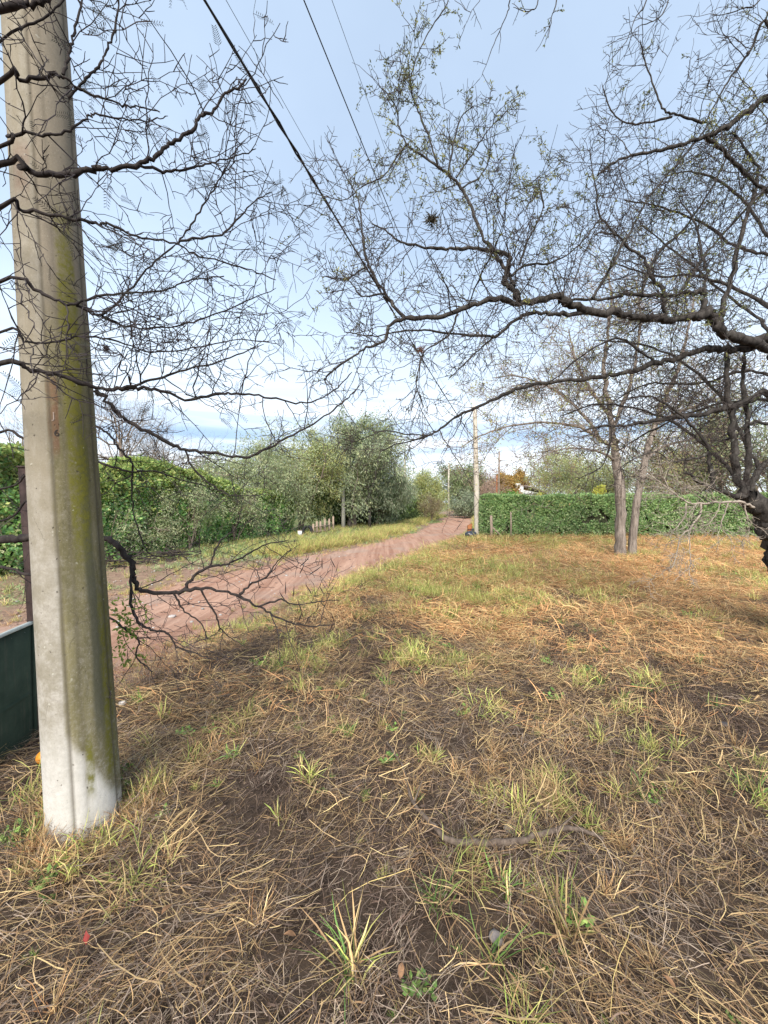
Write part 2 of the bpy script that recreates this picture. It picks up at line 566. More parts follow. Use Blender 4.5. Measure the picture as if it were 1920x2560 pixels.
# red dirt road: a strip laid over the ground, its edges ragged
ry = axis_steps([(-20, 2, 0.6), (2, 26, 0.14), (26, 60, 0.6), (60, 200, 4)])
rt = np.linspace(-1, 1, 25)
RY, RT = np.meshgrid(ry, rt, indexing='ij')
wl_ = 1.65 + 0.30 * fbm(ry * 0.6, ry * 0 + 3, 41) + 0.12 * vnoise(ry * 3.1, ry * 0, 43)
wr_ = 1.75 + 0.28 * fbm(ry * 0.6, ry * 0 + 9, 45) + 0.12 * vnoise(ry * 3.3, ry * 0, 47)
off = np.where(RT < 0, RT * wl_[:, None], RT * wr_[:, None])
RX = road_x(RY) + off / 0.945
RZ = terrain(RX, RY) + 0.012 - 0.03 * sstep(0.93, 1.0, np.abs(RT)) + 0.008 * fbm(RX * 2, RY * 2, 55)
idx = np.arange(RX.size).reshape(RX.shape)
rf = np.stack([idx[:-1, :-1], idx[:-1, 1:], idx[1:, 1:], idx[1:, :-1]], -1).reshape(-1, 4)
m, nt, out = mat_new('red_dirt_road')
geo = N(nt, 'ShaderNodeNewGeometry').outputs['Position']
rot = N(nt, 'ShaderNodeMapping'); rot.inputs['Rotation'].default_value = (0, 0, R(20)); rot.inputs['Scale'].default_value = (4.2, 0.22, 1)
nt.links.new(geo, rot.inputs['Vector'])
n1 = nnoise(nt, rot.outputs[0], 1.6, 6, 0.6); n2 = nnoise(nt, geo, 14, 8, 0.75); n3 = nnoise(nt, geo, 0.9, 3, 0.5)
c = nmix(nt, nramp(nt, n1, [(0.32, 0.0), (0.68, 1.0)]), (0.29, 0.150, 0.10), (0.49, 0.305, 0.22))
c = nmix(nt, nramp(nt, n2, [(0.45, 0.0), (0.72, 0.5)]), c, (0.23, 0.135, 0.09))
c = nmix(nt, nramp(nt, n3, [(0.5, 0.0), (0.68, 0.5)]), c, (0.34, 0.27, 0.22))
bsdf(nt, out, c, 0.95, n2, 0.7, 0.025, spec=0.1)
road = tag(mesh_obj('dirt_road', np.stack([RX, RY, RZ], -1).reshape(-1, 3), rf, MATS['red_dirt_road'], None, True), kind='structure')

# pebbles and clods along the near road
def lump(r, seed, flat=0.7, n=7):
    g = np.random.default_rng(seed)
    lat = np.linspace(-math.pi / 2, math.pi / 2, n); lon = np.linspace(0, 2 * math.pi, 9)[:-1]
    v = [[math.cos(a) * math.cos(b), math.cos(a) * math.sin(b), math.sin(a)] for a in lat for b in lon]
    v = np.array(v) * r
    v *= (1 + g.normal(size=(len(v), 1)) * 0.12)
    v[:8] = v[:8].mean(0); v[-8:] = v[-8:].mean(0)
    v[:, 2] *= flat
    f = [[i * 8 + j, i * 8 + (j + 1) % 8, (i + 1) * 8 + (j + 1) % 8, (i + 1) * 8 + j] for i in range(n - 1) for j in range(8)]
    return v, np.array(f)
gp = Geo()
for i in range(1300):
    y = rng.uniform(3.0, 14) ; s = rng.normal(-1.6, 1.5)
    if s > 1.9: continue
    x = float(road_x(y)) + s / 0.945
    r = abs(rng.normal(0, 0.012)) + 0.006
    v, f = lump(r, int(rng.integers(1e6)), 0.7, 4)
    k = rng.uniform(0.7, 1.3)
    gp.add(v + np.array([x, y, tz(x, y) + 0.012 + r * 0.2]), f, np.array([0.30, 0.20, 0.155]) * k if rng.random() < 0.7 else np.array([0.36, 0.34, 0.32]) * k)
tag(gp.build('pebbles', mat_leaf('pebble_stone', 0.0, 0.9)), 'small pebbles and clods strewn over the red road', 'pebbles', kind='stuff')

# ------------------------------------------------------------------ grass prototypes (instanced by geometry nodes)
PROTO = bpy.data.collections.new('grass_clumps')
def hexc(l, r=rng, j=0.22):
    """pick a colour from a list with brightness jitter"""
    c = np.array(l[int(r.integers(len(l)))])
    return np.clip(c * (1 + r.normal() * j), 0.004, 0.85)
TAN = [(0.44, 0.285, 0.140), (0.54, 0.375, 0.19), (0.35, 0.215, 0.11), (0.24, 0.15, 0.085), (0.60, 0.44, 0.21)]
RED = [(0.66, 0.355, 0.155), (0.58, 0.29, 0.125), (0.72, 0.44, 0.20), (0.44, 0.225, 0.105), (0.70, 0.49, 0.22)]
GREY = [(0.20, 0.145, 0.11), (0.32, 0.245, 0.185), (0.13, 0.092, 0.068), (0.40, 0.31, 0.225), (0.09, 0.060, 0.045)]
YGRN = [(0.44, 0.46, 0.12), (0.52, 0.50, 0.17), (0.34, 0.40, 0.10), (0.58, 0.48, 0.20), (0.27, 0.35, 0.08)]
GRN = [(0.15, 0.26, 0.060), (0.20, 0.32, 0.075), (0.11, 0.20, 0.055), (0.27, 0.35, 0.10)]
LAWN = [(0.19, 0.28, 0.11), (0.25, 0.34, 0.16), (0.30, 0.36, 0.16), (0.40, 0.38, 0.20), (0.15, 0.24, 0.09)]

def ribbon(g, p0, d, L, w, up, curve, col, nseg=3, taper=True, curl=0.0):
    """a flat blade from p0: heading d, bending towards the ground by curve"""
    d = nrm(d)
    side = nrm(cross(d, (0, 0, 1)) + rng.normal(size=3) * 0.35)
    pts = [np.array(p0, float)]
    for i in range(nseg):
        d = nrm(d + np.array([-d[1] * curl, d[0] * curl, -curve / nseg]) + rng.normal(size=3) * 0.12)
        pts.append(pts[-1] + d * L / nseg)
    pts = np.array(pts)
    pts[:, 2] = np.maximum(pts[:, 2], 0.003)
    ws = np.full(nseg + 1, w)
    if taper:
        ws = w * np.array([0.8] + [1.0] * (nseg - 1) + [0.12])
    v = np.empty(((nseg + 1) * 2, 3))
    v[0::2] = pts + side * ws[:, None] / 2
    v[1::2] = pts - side * ws[:, None] / 2
    f = [[2 * i, 2 * i + 1, 2 * i + 3, 2 * i + 2] for i in range(nseg)]
    g.add(v, f, col)

def proto(name, builder):
    g = Geo(); builder(g)
    o = g.build(name, M_STRAW)
    COL.objects.unlink(o)
    PROTO.objects.link(o)
    return o
def thatch(pal, n, rad, zmax, lmin, lmax, w):
    def b(g):
        for _ in range(n):
            a = rng.uniform(0, 2 * math.pi); r = rad * math.sqrt(rng.random())
            h = (rng.normal(0, 0.42) + (math.pi if rng.random() < 0.4 else 0)) if rng.random() < 0.66 else rng.uniform(0, 2 * math.pi)
            z = rng.random() ** 1.6 * zmax
            L = rng.uniform(lmin, lmax)
            el = rng.normal(0.08, 0.22)
            ribbon(g, (r * math.cos(a), r * math.sin(a), z + 0.004), (math.cos(h), math.sin(h), el), L * (0.45 if rng.random() < 0.35 else 1.0), w * rng.choice([0.5, 0.8, 1.0, 1.5, 2.2], p=[0.25, 0.3, 0.25, 0.15, 0.05]), 0, rng.uniform(0.0, 0.35), hexc(pal), 3, rng.random() < 0.5, rng.normal() * 0.28)
    return b
def tuft(pal, dead, n, rad, lmin, lmax, w, lean=0.55):
    def b(g):
        for _ in range(n):
            a = rng.uniform(0, 2 * math.pi); r = rad * rng.random()
            h = rng.uniform(0, 2 * math.pi)
            c = hexc(dead) if rng.random() < 0.3 else hexc(pal)
            ribbon(g, (r * math.cos(a), r * math.sin(a), 0), (math.cos(h) * lean * rng.random() * 1.6, math.sin(h) * lean * rng.random() * 1.6, 1), rng.uniform(lmin, lmax), w * rng.uniform(0.6, 1.3), 0, rng.uniform(0.2, 1.2), c, 3)
    return b
def weed(pal):
    def b(g):
        for _ in range(14):
            h = rng.uniform(0, 2 * math.pi); el = rng.uniform(0.3, 1.4)
            d = nrm((math.cos(h), math.sin(h), el))
            top = d * rng.uniform(0.03, 0.09)
            g.tube(np.array([(0, 0, 0), top * 0.6, top]), [0.001, 0.001, 0.0007], 3, hexc(pal))
            for _ in range(3):
                ax = nrm(rng.normal(size=3) + d * 0.6); ax[2] = abs(ax[2]) * 0.5
                nr_ = nrm(rng.normal(size=3) * 0.4 + np.array([0, 0, 1]))
                L = rng.uniform(0.020, 0.045)
                g.leaves(np.array([top]), np.array([nrm(ax)]), np.array([nr_]), L, L * 0.6, np.array([hexc(pal)]))
    return b
def stalks(pal, n, lmin, lmax):
    def b(g):
        for _ in range(n):
            a = rng.uniform(0, 2 * math.pi); r = 0.22 * math.sqrt(rng.random())
            h = rng.uniform(0, 2 * math.pi)
            L = rng.uniform(lmin, lmax); col = hexc(pal, j=0.12)
            p = np.array([r * math.cos(a), r * math.sin(a), rng.uniform(0.02, 0.06)])
            d = nrm((math.cos(h), math.sin(h), rng.uniform(-0.02, 0.35)))
            pts = [p]
            k = int(rng.integers(3, 5))
            for i in range(k):
                d = nrm(d + np.array([0, 0, -0.18]) + rng.normal(size=3) * 0.14)
                q = pts[-1] + d * L / k
                q[2] = max(q[2], 0.012)
                pts.append(q)
            w = rng.uniform(0.0011, 0.0022)
            g.tube(np.array(pts), np.linspace(w, w * 0.55, k + 1), 4, col)
    return b
def foxtail(n):
    def b(g):
        for _ in range(n):
            h = rng.uniform(0, 2 * math.pi)
            p = np.array([rng.normal() * 0.08, rng.normal() * 0.08, rng.uniform(0.02, 0.06)])
            d = nrm((math.cos(h), math.sin(h), 0.25)); pts = [p]
            for i in range(5):
                d = nrm(d + np.array([0, 0, -0.13]) + rng.normal(size=3) * 0.12)
                q = pts[-1] + d * 0.024; q[2] = max(q[2], 0.012); pts.append(q)
            pts = np.array(pts)
            col = np.array([0.50, 0.345, 0.17]) * rng.uniform(0.8, 1.2)
            g.tube(pts, [0.002, 0.005, 0.006, 0.0055, 0.004, 0.001], 5, col)
            m_ = 130
            k = rng.integers(0, 5, m_); t = rng.random(m_)[:, None]
            base = pts[k] * (1 - t) + pts[k + 1] * t
            ax = rand_dirs(m_) + nrm(pts[-1] - pts[0]) * 0.8
            ax /= np.linalg.norm(ax, axis=1)[:, None]
            g.leaves(base, ax, rand_dirs(m_), 0.013, 0.0013, np.tile(col * 1.15, (m_, 1)))
            g.tube(np.array([p - nrm(pts[1] - pts[0]) * 0.25 + np.array([0, 0, -0.02]), p]), [0.0013, 0.0013], 3, col)
    return b
NAMES = []
def reg(b):
    NAMES.append(proto('clump_%02d' % len(NAMES), b))
    return len(NAMES) - 1
T_TAN = [reg(thatch(TAN, 85, 0.24, 0.055, 0.07, 0.28, 0.0021)) for _ in range(3)]
T_RED = [reg(thatch(RED + [(0.64, 0.46, 0.22)], 95, 0.26, 0.065, 0.07, 0.24, 0.0036)) for _ in range(3)]
T_GREY = [reg(thatch(GREY, 85, 0.24, 0.040, 0.05, 0.22, 0.0020)) for _ in range(3)]
T_LONG = [reg(stalks(TAN + [(0.66, 0.50, 0.20)], 9, 0.22, 0.55)) for _ in range(3)]
T_YG = [reg(tuft(YGRN, TAN, 42, 0.055, 0.07, 0.20, 0.0042)) for _ in range(3)]
T_GRN = [reg(tuft(GRN, YGRN, 30, 0.045, 0.05, 0.17, 0.0050)) for _ in range(2)]
T_WEED = [reg(weed(GRN)) for _ in range(2)]
T_FOX = [reg(foxtail(2)) for _ in range(2)]
T_DRYT = [reg(tuft(TAN, RED, 40, 0.06, 0.08, 0.22, 0.0034, 0.8)) for _ in range(2)]
T_LAWN = [reg(tuft(LAWN, LAWN, 60, 0.20, 0.03, 0.09, 0.006, 0.8)) for _ in range(2)]
T_PATCH = [reg(tuft(YGRN, TAN + YGRN, 105, 0.20, 0.07, 0.19, 0.0042, 0.7)) for _ in range(3)]
T_CRUMB = [reg(thatch([(0.09, 0.062, 0.045), (0.16, 0.11, 0.08), (0.065, 0.045, 0.034), (0.25, 0.175, 0.12), (0.12, 0.08, 0.06)], 130, 0.22, 0.022, 0.02, 0.09, 0.0024)) for _ in range(2)]

def pick(l):
    return l[int(rng.integers(len(l)))]

def instancer(name, pts, rots, scl, idx, label, cat):
    me = bpy.data.meshes.new(name)
    me.from_pydata([tuple(p) for p in pts], [], [])
    me.attributes.new('rot', 'FLOAT_VECTOR', 'POINT').data.foreach_set('vector', np.asarray(rots, dtype=np.float32).ravel())
    me.attributes.new('scl', 'FLOAT', 'POINT').data.foreach_set('value', np.asarray(scl, dtype=np.float32))
    me.attributes.new('idx', 'INT', 'POINT').data.foreach_set('value', np.asarray(idx, dtype=np.int32))
    o = bpy.data.objects.new(name, me)
    COL.objects.link(o)
    tag(o, label, cat, kind='stuff')
    ng = bpy.data.node_groups.new(name + '_nodes', 'GeometryNodeTree')
    ng.interface.new_socket('Geometry', in_out='INPUT', socket_type='NodeSocketGeometry')
    ng.interface.new_socket('Geometry', in_out='OUTPUT', socket_type='NodeSocketGeometry')
    gi = ng.nodes.new('NodeGroupInput'); go = ng.nodes.new('NodeGroupOutput')
    iop = ng.nodes.new('GeometryNodeInstanceOnPoints')
    ci = ng.nodes.new('GeometryNodeCollectionInfo')
    ci.inputs['Collection'].default_value = PROTO
    ci.inputs['Separate Children'].default_value = True
    ci.inputs['Reset Children'].default_value = True
    def attr(nm, ty):
        a = ng.nodes.new('GeometryNodeInputNamedAttribute')
        a.data_type = ty
        a.inputs['Name'].default_value = nm
        return a.outputs[0]
    ng.links.new(gi.outputs[0], iop.inputs['Points'])
    ng.links.new(ci.outputs[0], iop.inputs['Instance'])
    iop.inputs['Pick Instance'].default_value = True
    ng.links.new(attr('idx', 'INT'), iop.inputs['Instance Index'])
    e2r = ng.nodes.new('FunctionNodeEulerToRotation')
    ng.links.new(attr('rot', 'FLOAT_VECTOR'), e2r.inputs[0])
    ng.links.new(e2r.outputs[0], iop.inputs['Rotation'])
    ng.links.new(attr('scl', 'FLOAT'), iop.inputs['Scale'])
    ng.links.new(iop.outputs[0], go.inputs[0])
    md = o.modifiers.new('scatter', 'NODES')
    md.node_group = ng
    return o

HEDGE_Y = lambda x: 17.9 - 0.055 * (x - 4.4)          # front of the clipped hedge on the right
def gapness(x, y):
    """bare dark soil patches in the near field, 0..1"""
    n = fbm(x * 1.15 + 4.2, y * 1.15 + 1.7, 77)
    spot = 0.9 * np.exp(-(((x + 0.42) / 0.30) ** 2 + ((y - 2.15) / 0.28) ** 2)) + 0.9 * np.exp(-(((x + 0.25) / 0.28) ** 2 + ((y - 1.62) / 0.18) ** 2)) + 0.8 * np.exp(-(((x - 0.05) / 0.25) ** 2 + ((y - 1.25) / 0.15) ** 2))
    return np.clip(sstep(0.08, 0.42, n) * (1 - sstep(4.0, 8, y)) + spot, 0, 1)

GREEN_SPOTS = [(1.8, 6.3, 1.3, 0.9, 1.0), (0.8, 6.6, 0.8, 0.7, 0.9), (0.0, 10.2, 1.5, 1.6, 0.8), (-0.8, 3.8, 0.5, 0.4, 0.9), (-1.7, 5.1, 0.6, 0.6, 1.0), (2.6, 8.6, 1.6, 1.0, 0.7), (5.7, 14.6, 4.5, 1.5, 0.8),
               (3.9, 5.1, 0.9, 0.4, 0.6), (0.70, 1.85, 0.30, 0.2, 0.35), (0.45, 1.5, 0.22, 0.15, 0.35), (1.25, 2.05, 0.35, 0.25, 0.3), (0.7, 1.3, 0.3, 0.15, 0.35), (0.1, 2.6, 0.4, 0.25, 0.25), (1.6, 3.0, 0.6, 0.35, 0.35), (-0.35, 1.95, 0.25, 0.2, 0.3), (1.9, 1.95, 0.25, 0.3, 0.4)]
fp, fr, fs, fi = [], [], [], []
def put(x, y, i, s, tilt=0.12, dz=0.0):
    fp.append((x, y, tz(x, y) + dz))
    flow = 2.6 * _sf(x * 0.42 + 3, y * 0.42 + 8, 17) + 0.9 * _sv(x * 1.7, y * 1.7, 19)
    fr.append((rng.normal() * tilt, rng.normal() * tilt, flow + rng.normal() * 0.35))
    fs.append(s); fi.append(i)
def in_view(x, y, m=0.6):
    return abs(x) < y * 1.02 + m
bands = [(0.75, 2.2, 80, 0.80), (2.2, 4.5, 68, 0.95), (4.5, 8, 42, 1.2), (8, 12.5, 24, 1.6), (12.5, 18.2, 16, 2.1)]
for y0, y1, dens, sc in bands:
    w = y1 * 1.02 + 0.6
    n_ = int(dens * (y1 - y0) * 2 * w)
    xs, ys = rng.uniform(-w, w, n_), rng.uniform(y0, y1, n_)
    ss = road_s(xs, ys)
    ok = (np.abs(xs) < ys * 1.02 + 0.6) & (ss > 1.95) & ~((xs > 4.2) & (ys > HEDGE_Y(xs) - 0.1)) & ~((ss < 2.6) & (rng.random(n_) < 0.45))
    xs, ys, ss = xs[ok], ys[ok], ss[ok]
    gs, gr_ = gapness(xs, ys), fbm(xs * 0.55 + 9, ys * 0.55, 91)
    rz = sstep(2.2, 5.5, ys) * (0.66 + 0.40 * sstep(0, 3, xs + 0.25 * ys)) * (0.75 + 0.5 * fbm(xs * 0.8, ys * 0.8, 63))
    gz_ = 0.8 * np.exp(-((ss - 2.5) / 0.5) ** 2) * (ys > 4.5)
    for cx_, cy_, ax_, ay_, k_ in GREEN_SPOTS:
        gz_ = gz_ + k_ * np.exp(-(((xs - cx_) / ax_) ** 2 + ((ys - cy_) / ay_) ** 2))
    for x, y, g, grn, redz, gz in zip(xs.tolist(), ys.tolist(), gs.tolist(), gr_.tolist(), rz.tolist(), gz_.tolist()):
        if y < 6.5 and rng.random() < 0.28:
            put(x + rng.normal() * 0.1, y + rng.normal() * 0.1, pick(T_CRUMB), rng.uniform(0.7, 1.2))
        if rng.random() < g * 0.86:
            for _ in range(2):
                put(x + rng.normal() * 0.06, y + rng.normal() * 0.06, pick(T_CRUMB), rng.uniform(0.6, 1.1))
            continue
        if rng.random() < 0.42 * _ss(-0.15, 0.45, _sf(x * 1.6, y * 1.6, 29)):
            put(x + rng.normal() * 0.1, y + rng.normal() * 0.1, pick(T_GRN + T_YG + T_WEED), sc * rng.uniform(0.28, 0.6), 0.3)
        u = rng.random()
        pg = min(0.90, 0.05 + max(0, grn) * (0.62 if y > 3.5 else 0.30) + 0.60 * gz)
        if u < pg * 0.72:
            i = pick(T_PATCH) if rng.random() < 0.25 + 0.6 * min(1, gz + max(0, grn)) else (pick(T_YG) if rng.random() < 0.75 else pick(T_GRN))
            put(x, y, i, sc * rng.uniform(0.6, 1.1), 0.2, 0.012)
        elif u < pg * 0.80 + 0.014:
            put(x, y, pick(T_WEED), sc * rng.uniform(0.6, 1.1))
        else:
            v = rng.random()
            if v < 0.06:
                put(x, y, pick(T_LONG), min(sc, 1.25) * rng.uniform(0.6, 1.0))
            elif v < 0.075 and y < 6:
                put(x, y, pick(T_FOX), rng.uniform(0.8, 1.15))
            elif v < 0.14:
                put(x, y, pick(T_DRYT), sc * rng.uniform(0.6, 1.0), 0.3)
            elif rng.random() < redz:
                put(x, y, pick(T_RED), sc * rng.uniform(0.8, 1.2))
            elif rng.random() < 0.44 - 0.25 * redz:
                put(x, y, pick(T_GREY), sc * rng.uniform(0.8, 1.2))
            else:
                put(x, y, pick(T_TAN), sc * rng.uniform(0.8, 1.2))
for _ in range(120):
    a = rng.uniform(0, 2 * math.pi); r_ = rng.uniform(0.15, 0.32)
    put(-1.393 + r_ * math.cos(a), 1.77 + r_ * math.sin(a), pick(T_GREY + T_TAN + T_CRUMB + T_DRYT + T_DRYT + T_WEED + T_YG), rng.uniform(0.45, 0.9), 0.4, 0.01)
instancer('dry_grass', fp, fr, fs, fi, 'cut dry straw and grass covering the whole field', 'dry grass')

# verge grass: both sides of the road beyond, the lawn by the left hedge, sparse blades on the near shoulder
LH = lambda y: -12.6 + 0.35 * y                      # front line of the left hedge (x at y)
fp, fr, fs, fi = [], [], [], []
for _ in range(15000):
    y = 2.5 + 48 * rng.random() ** 1.7
    xa, xb = max(-y * 1.05 - 1, LH(y) - 0.5), float(road_x(y)) - 1.2
    if xa >= xb: continue
    x = rng.uniform(xa, xb)
    if not (x < road_x(y) - 1.3): continue
    s = (x - road_x1(y)) * 0.945
    dens = _ss(1.5, 3.6, -s + 1.2 * _sf(x * 0.5, y * 0.5, 31)) * (0.10 + 0.90 * _ss(11, 16, y + 2.0 * _sf(x * 0.7, y * 0.7, 3)))
    if rng.random() > dens: continue
    far = 1 + y / 16
    u = rng.random()
    strip = math.exp(-((s + 2.6) / 0.8) ** 2) * (y > 13)
    if u < 0.22 + 0.5 * strip:
        put(x, y, pick(T_YG), far * rng.uniform(0.55, 1.0))
    elif u < 0.3 + 0.55 * strip:
        put(x, y, pick(T_GRN), far * rng.uniform(0.5, 0.9))
    elif u < 0.42:
        put(x, y, pick(T_GREY), far * rng.uniform(0.7, 1.0))
    else:
        put(x, y, pick(T_LAWN), far * rng.uniform(0.8, 1.2))
for _ in range(1500):       # a few tufts creeping in over the road edges
    y = rng.uniform(4, 22); x = road_x1(y) + rng.choice([-1, 1]) * rng.normal(1.85, 0.32)
    put(x, y, pick(T_YG + T_DRYT + T_GREY), rng.uniform(0.4, 0.9))
for _ in range(900):        # taller yellow green grass on the left rim of the road
    y = rng.uniform(13, 25); x = road_x1(y) - 2.2 - abs(rng.normal(0.6, 0.6))
    put(x, y, pick(T_YG), rng.uniform(1.4, 2.6))
for _ in range(1700):       # right-hand verge beyond the corner of the hedge
    y = rng.uniform(17, 50); x = float(road_x(y)) + rng.uniform(1.9, 3.4)
    put(x, y, pick(T_YG + T_LAWN + T_GRN), (1 + y / 18) * rng.uniform(0.6, 1.1))
instancer('verge_grass', fp, fr, fs, fi, 'short green and olive grass along both sides of the red road', 'grass')

# ------------------------------------------------------------------ hedges
def hedge(name, label, path, height, thick, n, pal, lsize, lump_a=0.12, sink=1.0, core_mat=None, top_pal=None, seed=1, stems=0):
    """path: list of (x, y) along the front face; the hedge lies behind (to the left of travel)"""
    g_ = np.random.default_rng(seed)
    path = np.array(path, float)
    seg = np.linalg.norm(np.diff(path, axis=0), axis=1)
    cum = np.concatenate([[0], np.cumsum(seg)])
    T = cum[-1]
    def at(t):
        x = np.interp(t, cum, path[:, 0]); y = np.interp(t, cum, path[:, 1])
        e = 0.05
        dx = np.interp(np.minimum(t + e, T), cum, path[:, 0]) - np.interp(np.maximum(t - e, 0), cum, path[:, 0])
        dy = np.interp(np.minimum(t + e, T), cum, path[:, 1]) - np.interp(np.maximum(t - e, 0), cum, path[:, 1])
        l = np.hypot(dx, dy) + 1e-9
        return x, y, -dy / l, dx / l
    x0, y0 = path.mean(0)
    root = thing(name, (x0, y0, tz(x0, y0)), label, 'hedge')
    # added dark ragged slab inside, keeps the light from showing through
    ts = np.linspace(0.15, T - 0.15, max(8, int(T / 0.5)))
    rows = []
    prof = [(0.30, 0.0), (0.27, 0.35), (0.24, 0.75), (0.34, 0.90), (0.5, 0.94), (0.70, 0.90), (0.76, 0.5), (0.72, 0.0)]
    for t in ts:
        X, Y, nx_, ny_ = at(np.array([t]))
        hh = height * float(np.interp(t / T, [0, 0.5, 1], [1, 1, sink])) * (1 + lump_a * 0.6 * float(vnoise(t * 0.6, 3, seed)))
        row = []
        for k, (a, b) in enumerate(prof):
            o_ = a * thick + 0.06 * float(vnoise(t * 1.7, k * 1.3, seed + 5))
            px_, py_ = float(X[0] + nx_[0] * o_), float(Y[0] + ny_[0] * o_)
            row.append((px_, py_, tz(px_, py_) - 0.02 + b * float(hh) * 0.96))
        rows.append(row)
    rows = np.array(rows)
    nr_, nc_ = rows.shape[:2]
    idx = np.arange(nr_ * nc_).reshape(nr_, nc_)
    f = np.stack([idx[:-1, :-1], idx[1:, :-1], idx[1:, 1:], idx[:-1, 1:]], -1).reshape(-1, 4)
    mesh_obj('dark_core_slab', rows.reshape(-1, 3), f, core_mat or MATS['hedge_inside'], root)
    # leaves: front face, top and back, in lumps
    t = g_.uniform(0, T, n)
    face = g_.choice(4, n, p=[0.60, 0.26, 0.08, 0.06])
    X, Y, nx_, ny_ = at(t)
    hn = height * np.interp(t / T, [0, 0.5, 1], [1, 1, sink]) * (1 + lump_a * fbm(t * 0.55, t * 0 + 2, seed + 2))
    o_ = np.where(face == 0, 0, np.where(face == 1, g_.uniform(0, 1, n), np.where(face == 2, 1, g_.uniform(0, 1, n)))) * thick
    b = np.where(face == 1, 1.0, g_.uniform(0.0, 1.0, n))
    t = np.where(face == 3, np.where(g_.random(n) < 0.5, 0, T), t)
    X, Y, nx_, ny_ = at(t)
    lum = lump_a * thick * 1.4 * fbm(t * 1.6, b * height * 1.6, seed + 7) + 0.35 * lump_a * thick * vnoise(t * 6, b * height * 6, seed + 8)
    sgn = np.where(face == 0, -1, np.where(face == 2, 1, 0))
    o_ = o_ + sgn * lum + np.abs(g_.normal(0, 0.10, n)) * np.where(face == 0, 1, -1) * (sgn != 0)
    z = b * hn + np.where(face == 1, lum * 0.8 - np.abs(g_.normal(0, 0.06, n)), 0)
    # thinner and more open towards the foot
    keep = g_.random(n) < (0.45 + 0.55 * sstep(0.0, 0.35, b))
    keep &= (vnoise(t * 2.3, b * height * 2.3, seed + 30) + 0.6 * vnoise(t * 5.1, b * height * 5.1, seed + 33)) < 0.78
    t, X, Y, nx_, ny_, o_, z, b, face = (q[keep] for q in (t, X, Y, nx_, ny_, o_, z, b, face))
    m_ = len(t)
    px_ = X + nx_ * o_; py_ = Y + ny_ * o_
    pos = np.stack([px_, py_, terrain(px_, py_) + z], -1)
    outw = np.stack([nx_ * np.where(face == 0, -1, 1), ny_ * np.where(face == 0, -1, 1), np.where(face == 1, 1.5, 0.35)], -1)
    ax = rand_dirs(m_, g_) + outw * 0.5; ax /= np.linalg.norm(ax, axis=1)[:, None]
    nr = rand_dirs(m_, g_) * 0.8 + outw; nr /= np.linalg.norm(nr, axis=1)[:, None]
    pal = np.array(pal)
    col = pal[g_.integers(0, len(pal), m_)]
    cl = fbm(t * 0.9, b * height * 0.9, seed + 11)
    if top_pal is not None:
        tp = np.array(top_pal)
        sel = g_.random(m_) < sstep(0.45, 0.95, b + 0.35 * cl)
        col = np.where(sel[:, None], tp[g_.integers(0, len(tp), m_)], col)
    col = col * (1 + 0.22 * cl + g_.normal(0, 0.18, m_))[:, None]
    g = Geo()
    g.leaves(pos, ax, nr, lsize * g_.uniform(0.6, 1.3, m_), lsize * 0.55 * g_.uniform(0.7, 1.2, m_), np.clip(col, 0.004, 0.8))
    ns_ = int(T * 9)
    tt = g_.uniform(0.2, T - 0.2, ns_); X, Y, a_, b_ = at(tt)
    top_ = g_.random(ns_) < 0.7
    o_ = np.where(top_, g_.uniform(0.05, 0.9, ns_) * thick, -0.02)
    zz = np.where(top_, height * np.interp(tt / T, [0, 0.5, 1], [1, 1, sink]) * (1 + lump_a * fbm(tt * 0.55, tt * 0 + 2, seed + 2)) - 0.05, g_.uniform(0.3, 0.9, ns_) * height)
    px_, py_ = X + a_ * o_, Y + b_ * o_
    b0 = np.stack([px_, py_, terrain(px_, py_) + zz], -1)
    dd = unit(np.stack([g_.normal(0, 0.35, ns_) - a_ * ~top_, g_.normal(0, 0.35, ns_) - b_ * ~top_, np.where(top_, 1.0, 0.3)], -1))
    ln_ = np.abs(g_.normal(0, 0.13, ns_)) * (height / 2) ** 0.7 + 0.05
    kk = 9
    ps = (b0[:, None] + dd[:, None] * (ln_[:, None] * np.linspace(0.1, 1, kk)[None])[..., None]).reshape(-1, 3)
    m2 = len(ps)
    pc = (np.array(top_pal) if top_pal is not None else pal)
    g.leaves(ps, unit(rand_dirs(m2, g_) + np.repeat(dd, kk, 0) * 0.6), rand_dirs(m2, g_), lsize * g_.uniform(0.5, 1.1, m2), lsize * 0.45, np.clip(pc[g_.integers(0, len(pc), m2)] * g_.uniform(0.8, 1.25, (m2, 1)), 0, 0.8))
    tag(g.build('leaves', M_LEAF, root), kind='stuff')
    if stems:
        gs = Geo()
        for _ in range(stems):
            tt = g_.uniform(0, T)
            X, Y, a_, b_ = (float(q[0]) for q in at(np.array([tt])))
            o_ = g_.uniform(-0.02, 0.25) * thick
            p = np.array([X + a_ * o_, Y + b_ * o_, tz(X, Y)])
            pts = [p]
            d = np.array([g_.normal() * 0.25, g_.normal() * 0.25, 1.0])
            for k in range(4):
                d = d + g_.normal(size=3) * 0.25
                pts.append(pts[-1] + nrm(d) * height * 0.14)
            gs.tube(np.array(pts), np.linspace(0.012, 0.005, 5), 4)
        tag(gs.build('stems', M_TWIG_BR, root), kind='stuff')
    return root
mat_plain('hedge_inside', (0.055, 0.060, 0.034), 0.95, 0, 0.5, 9, 0.05, 0.05)

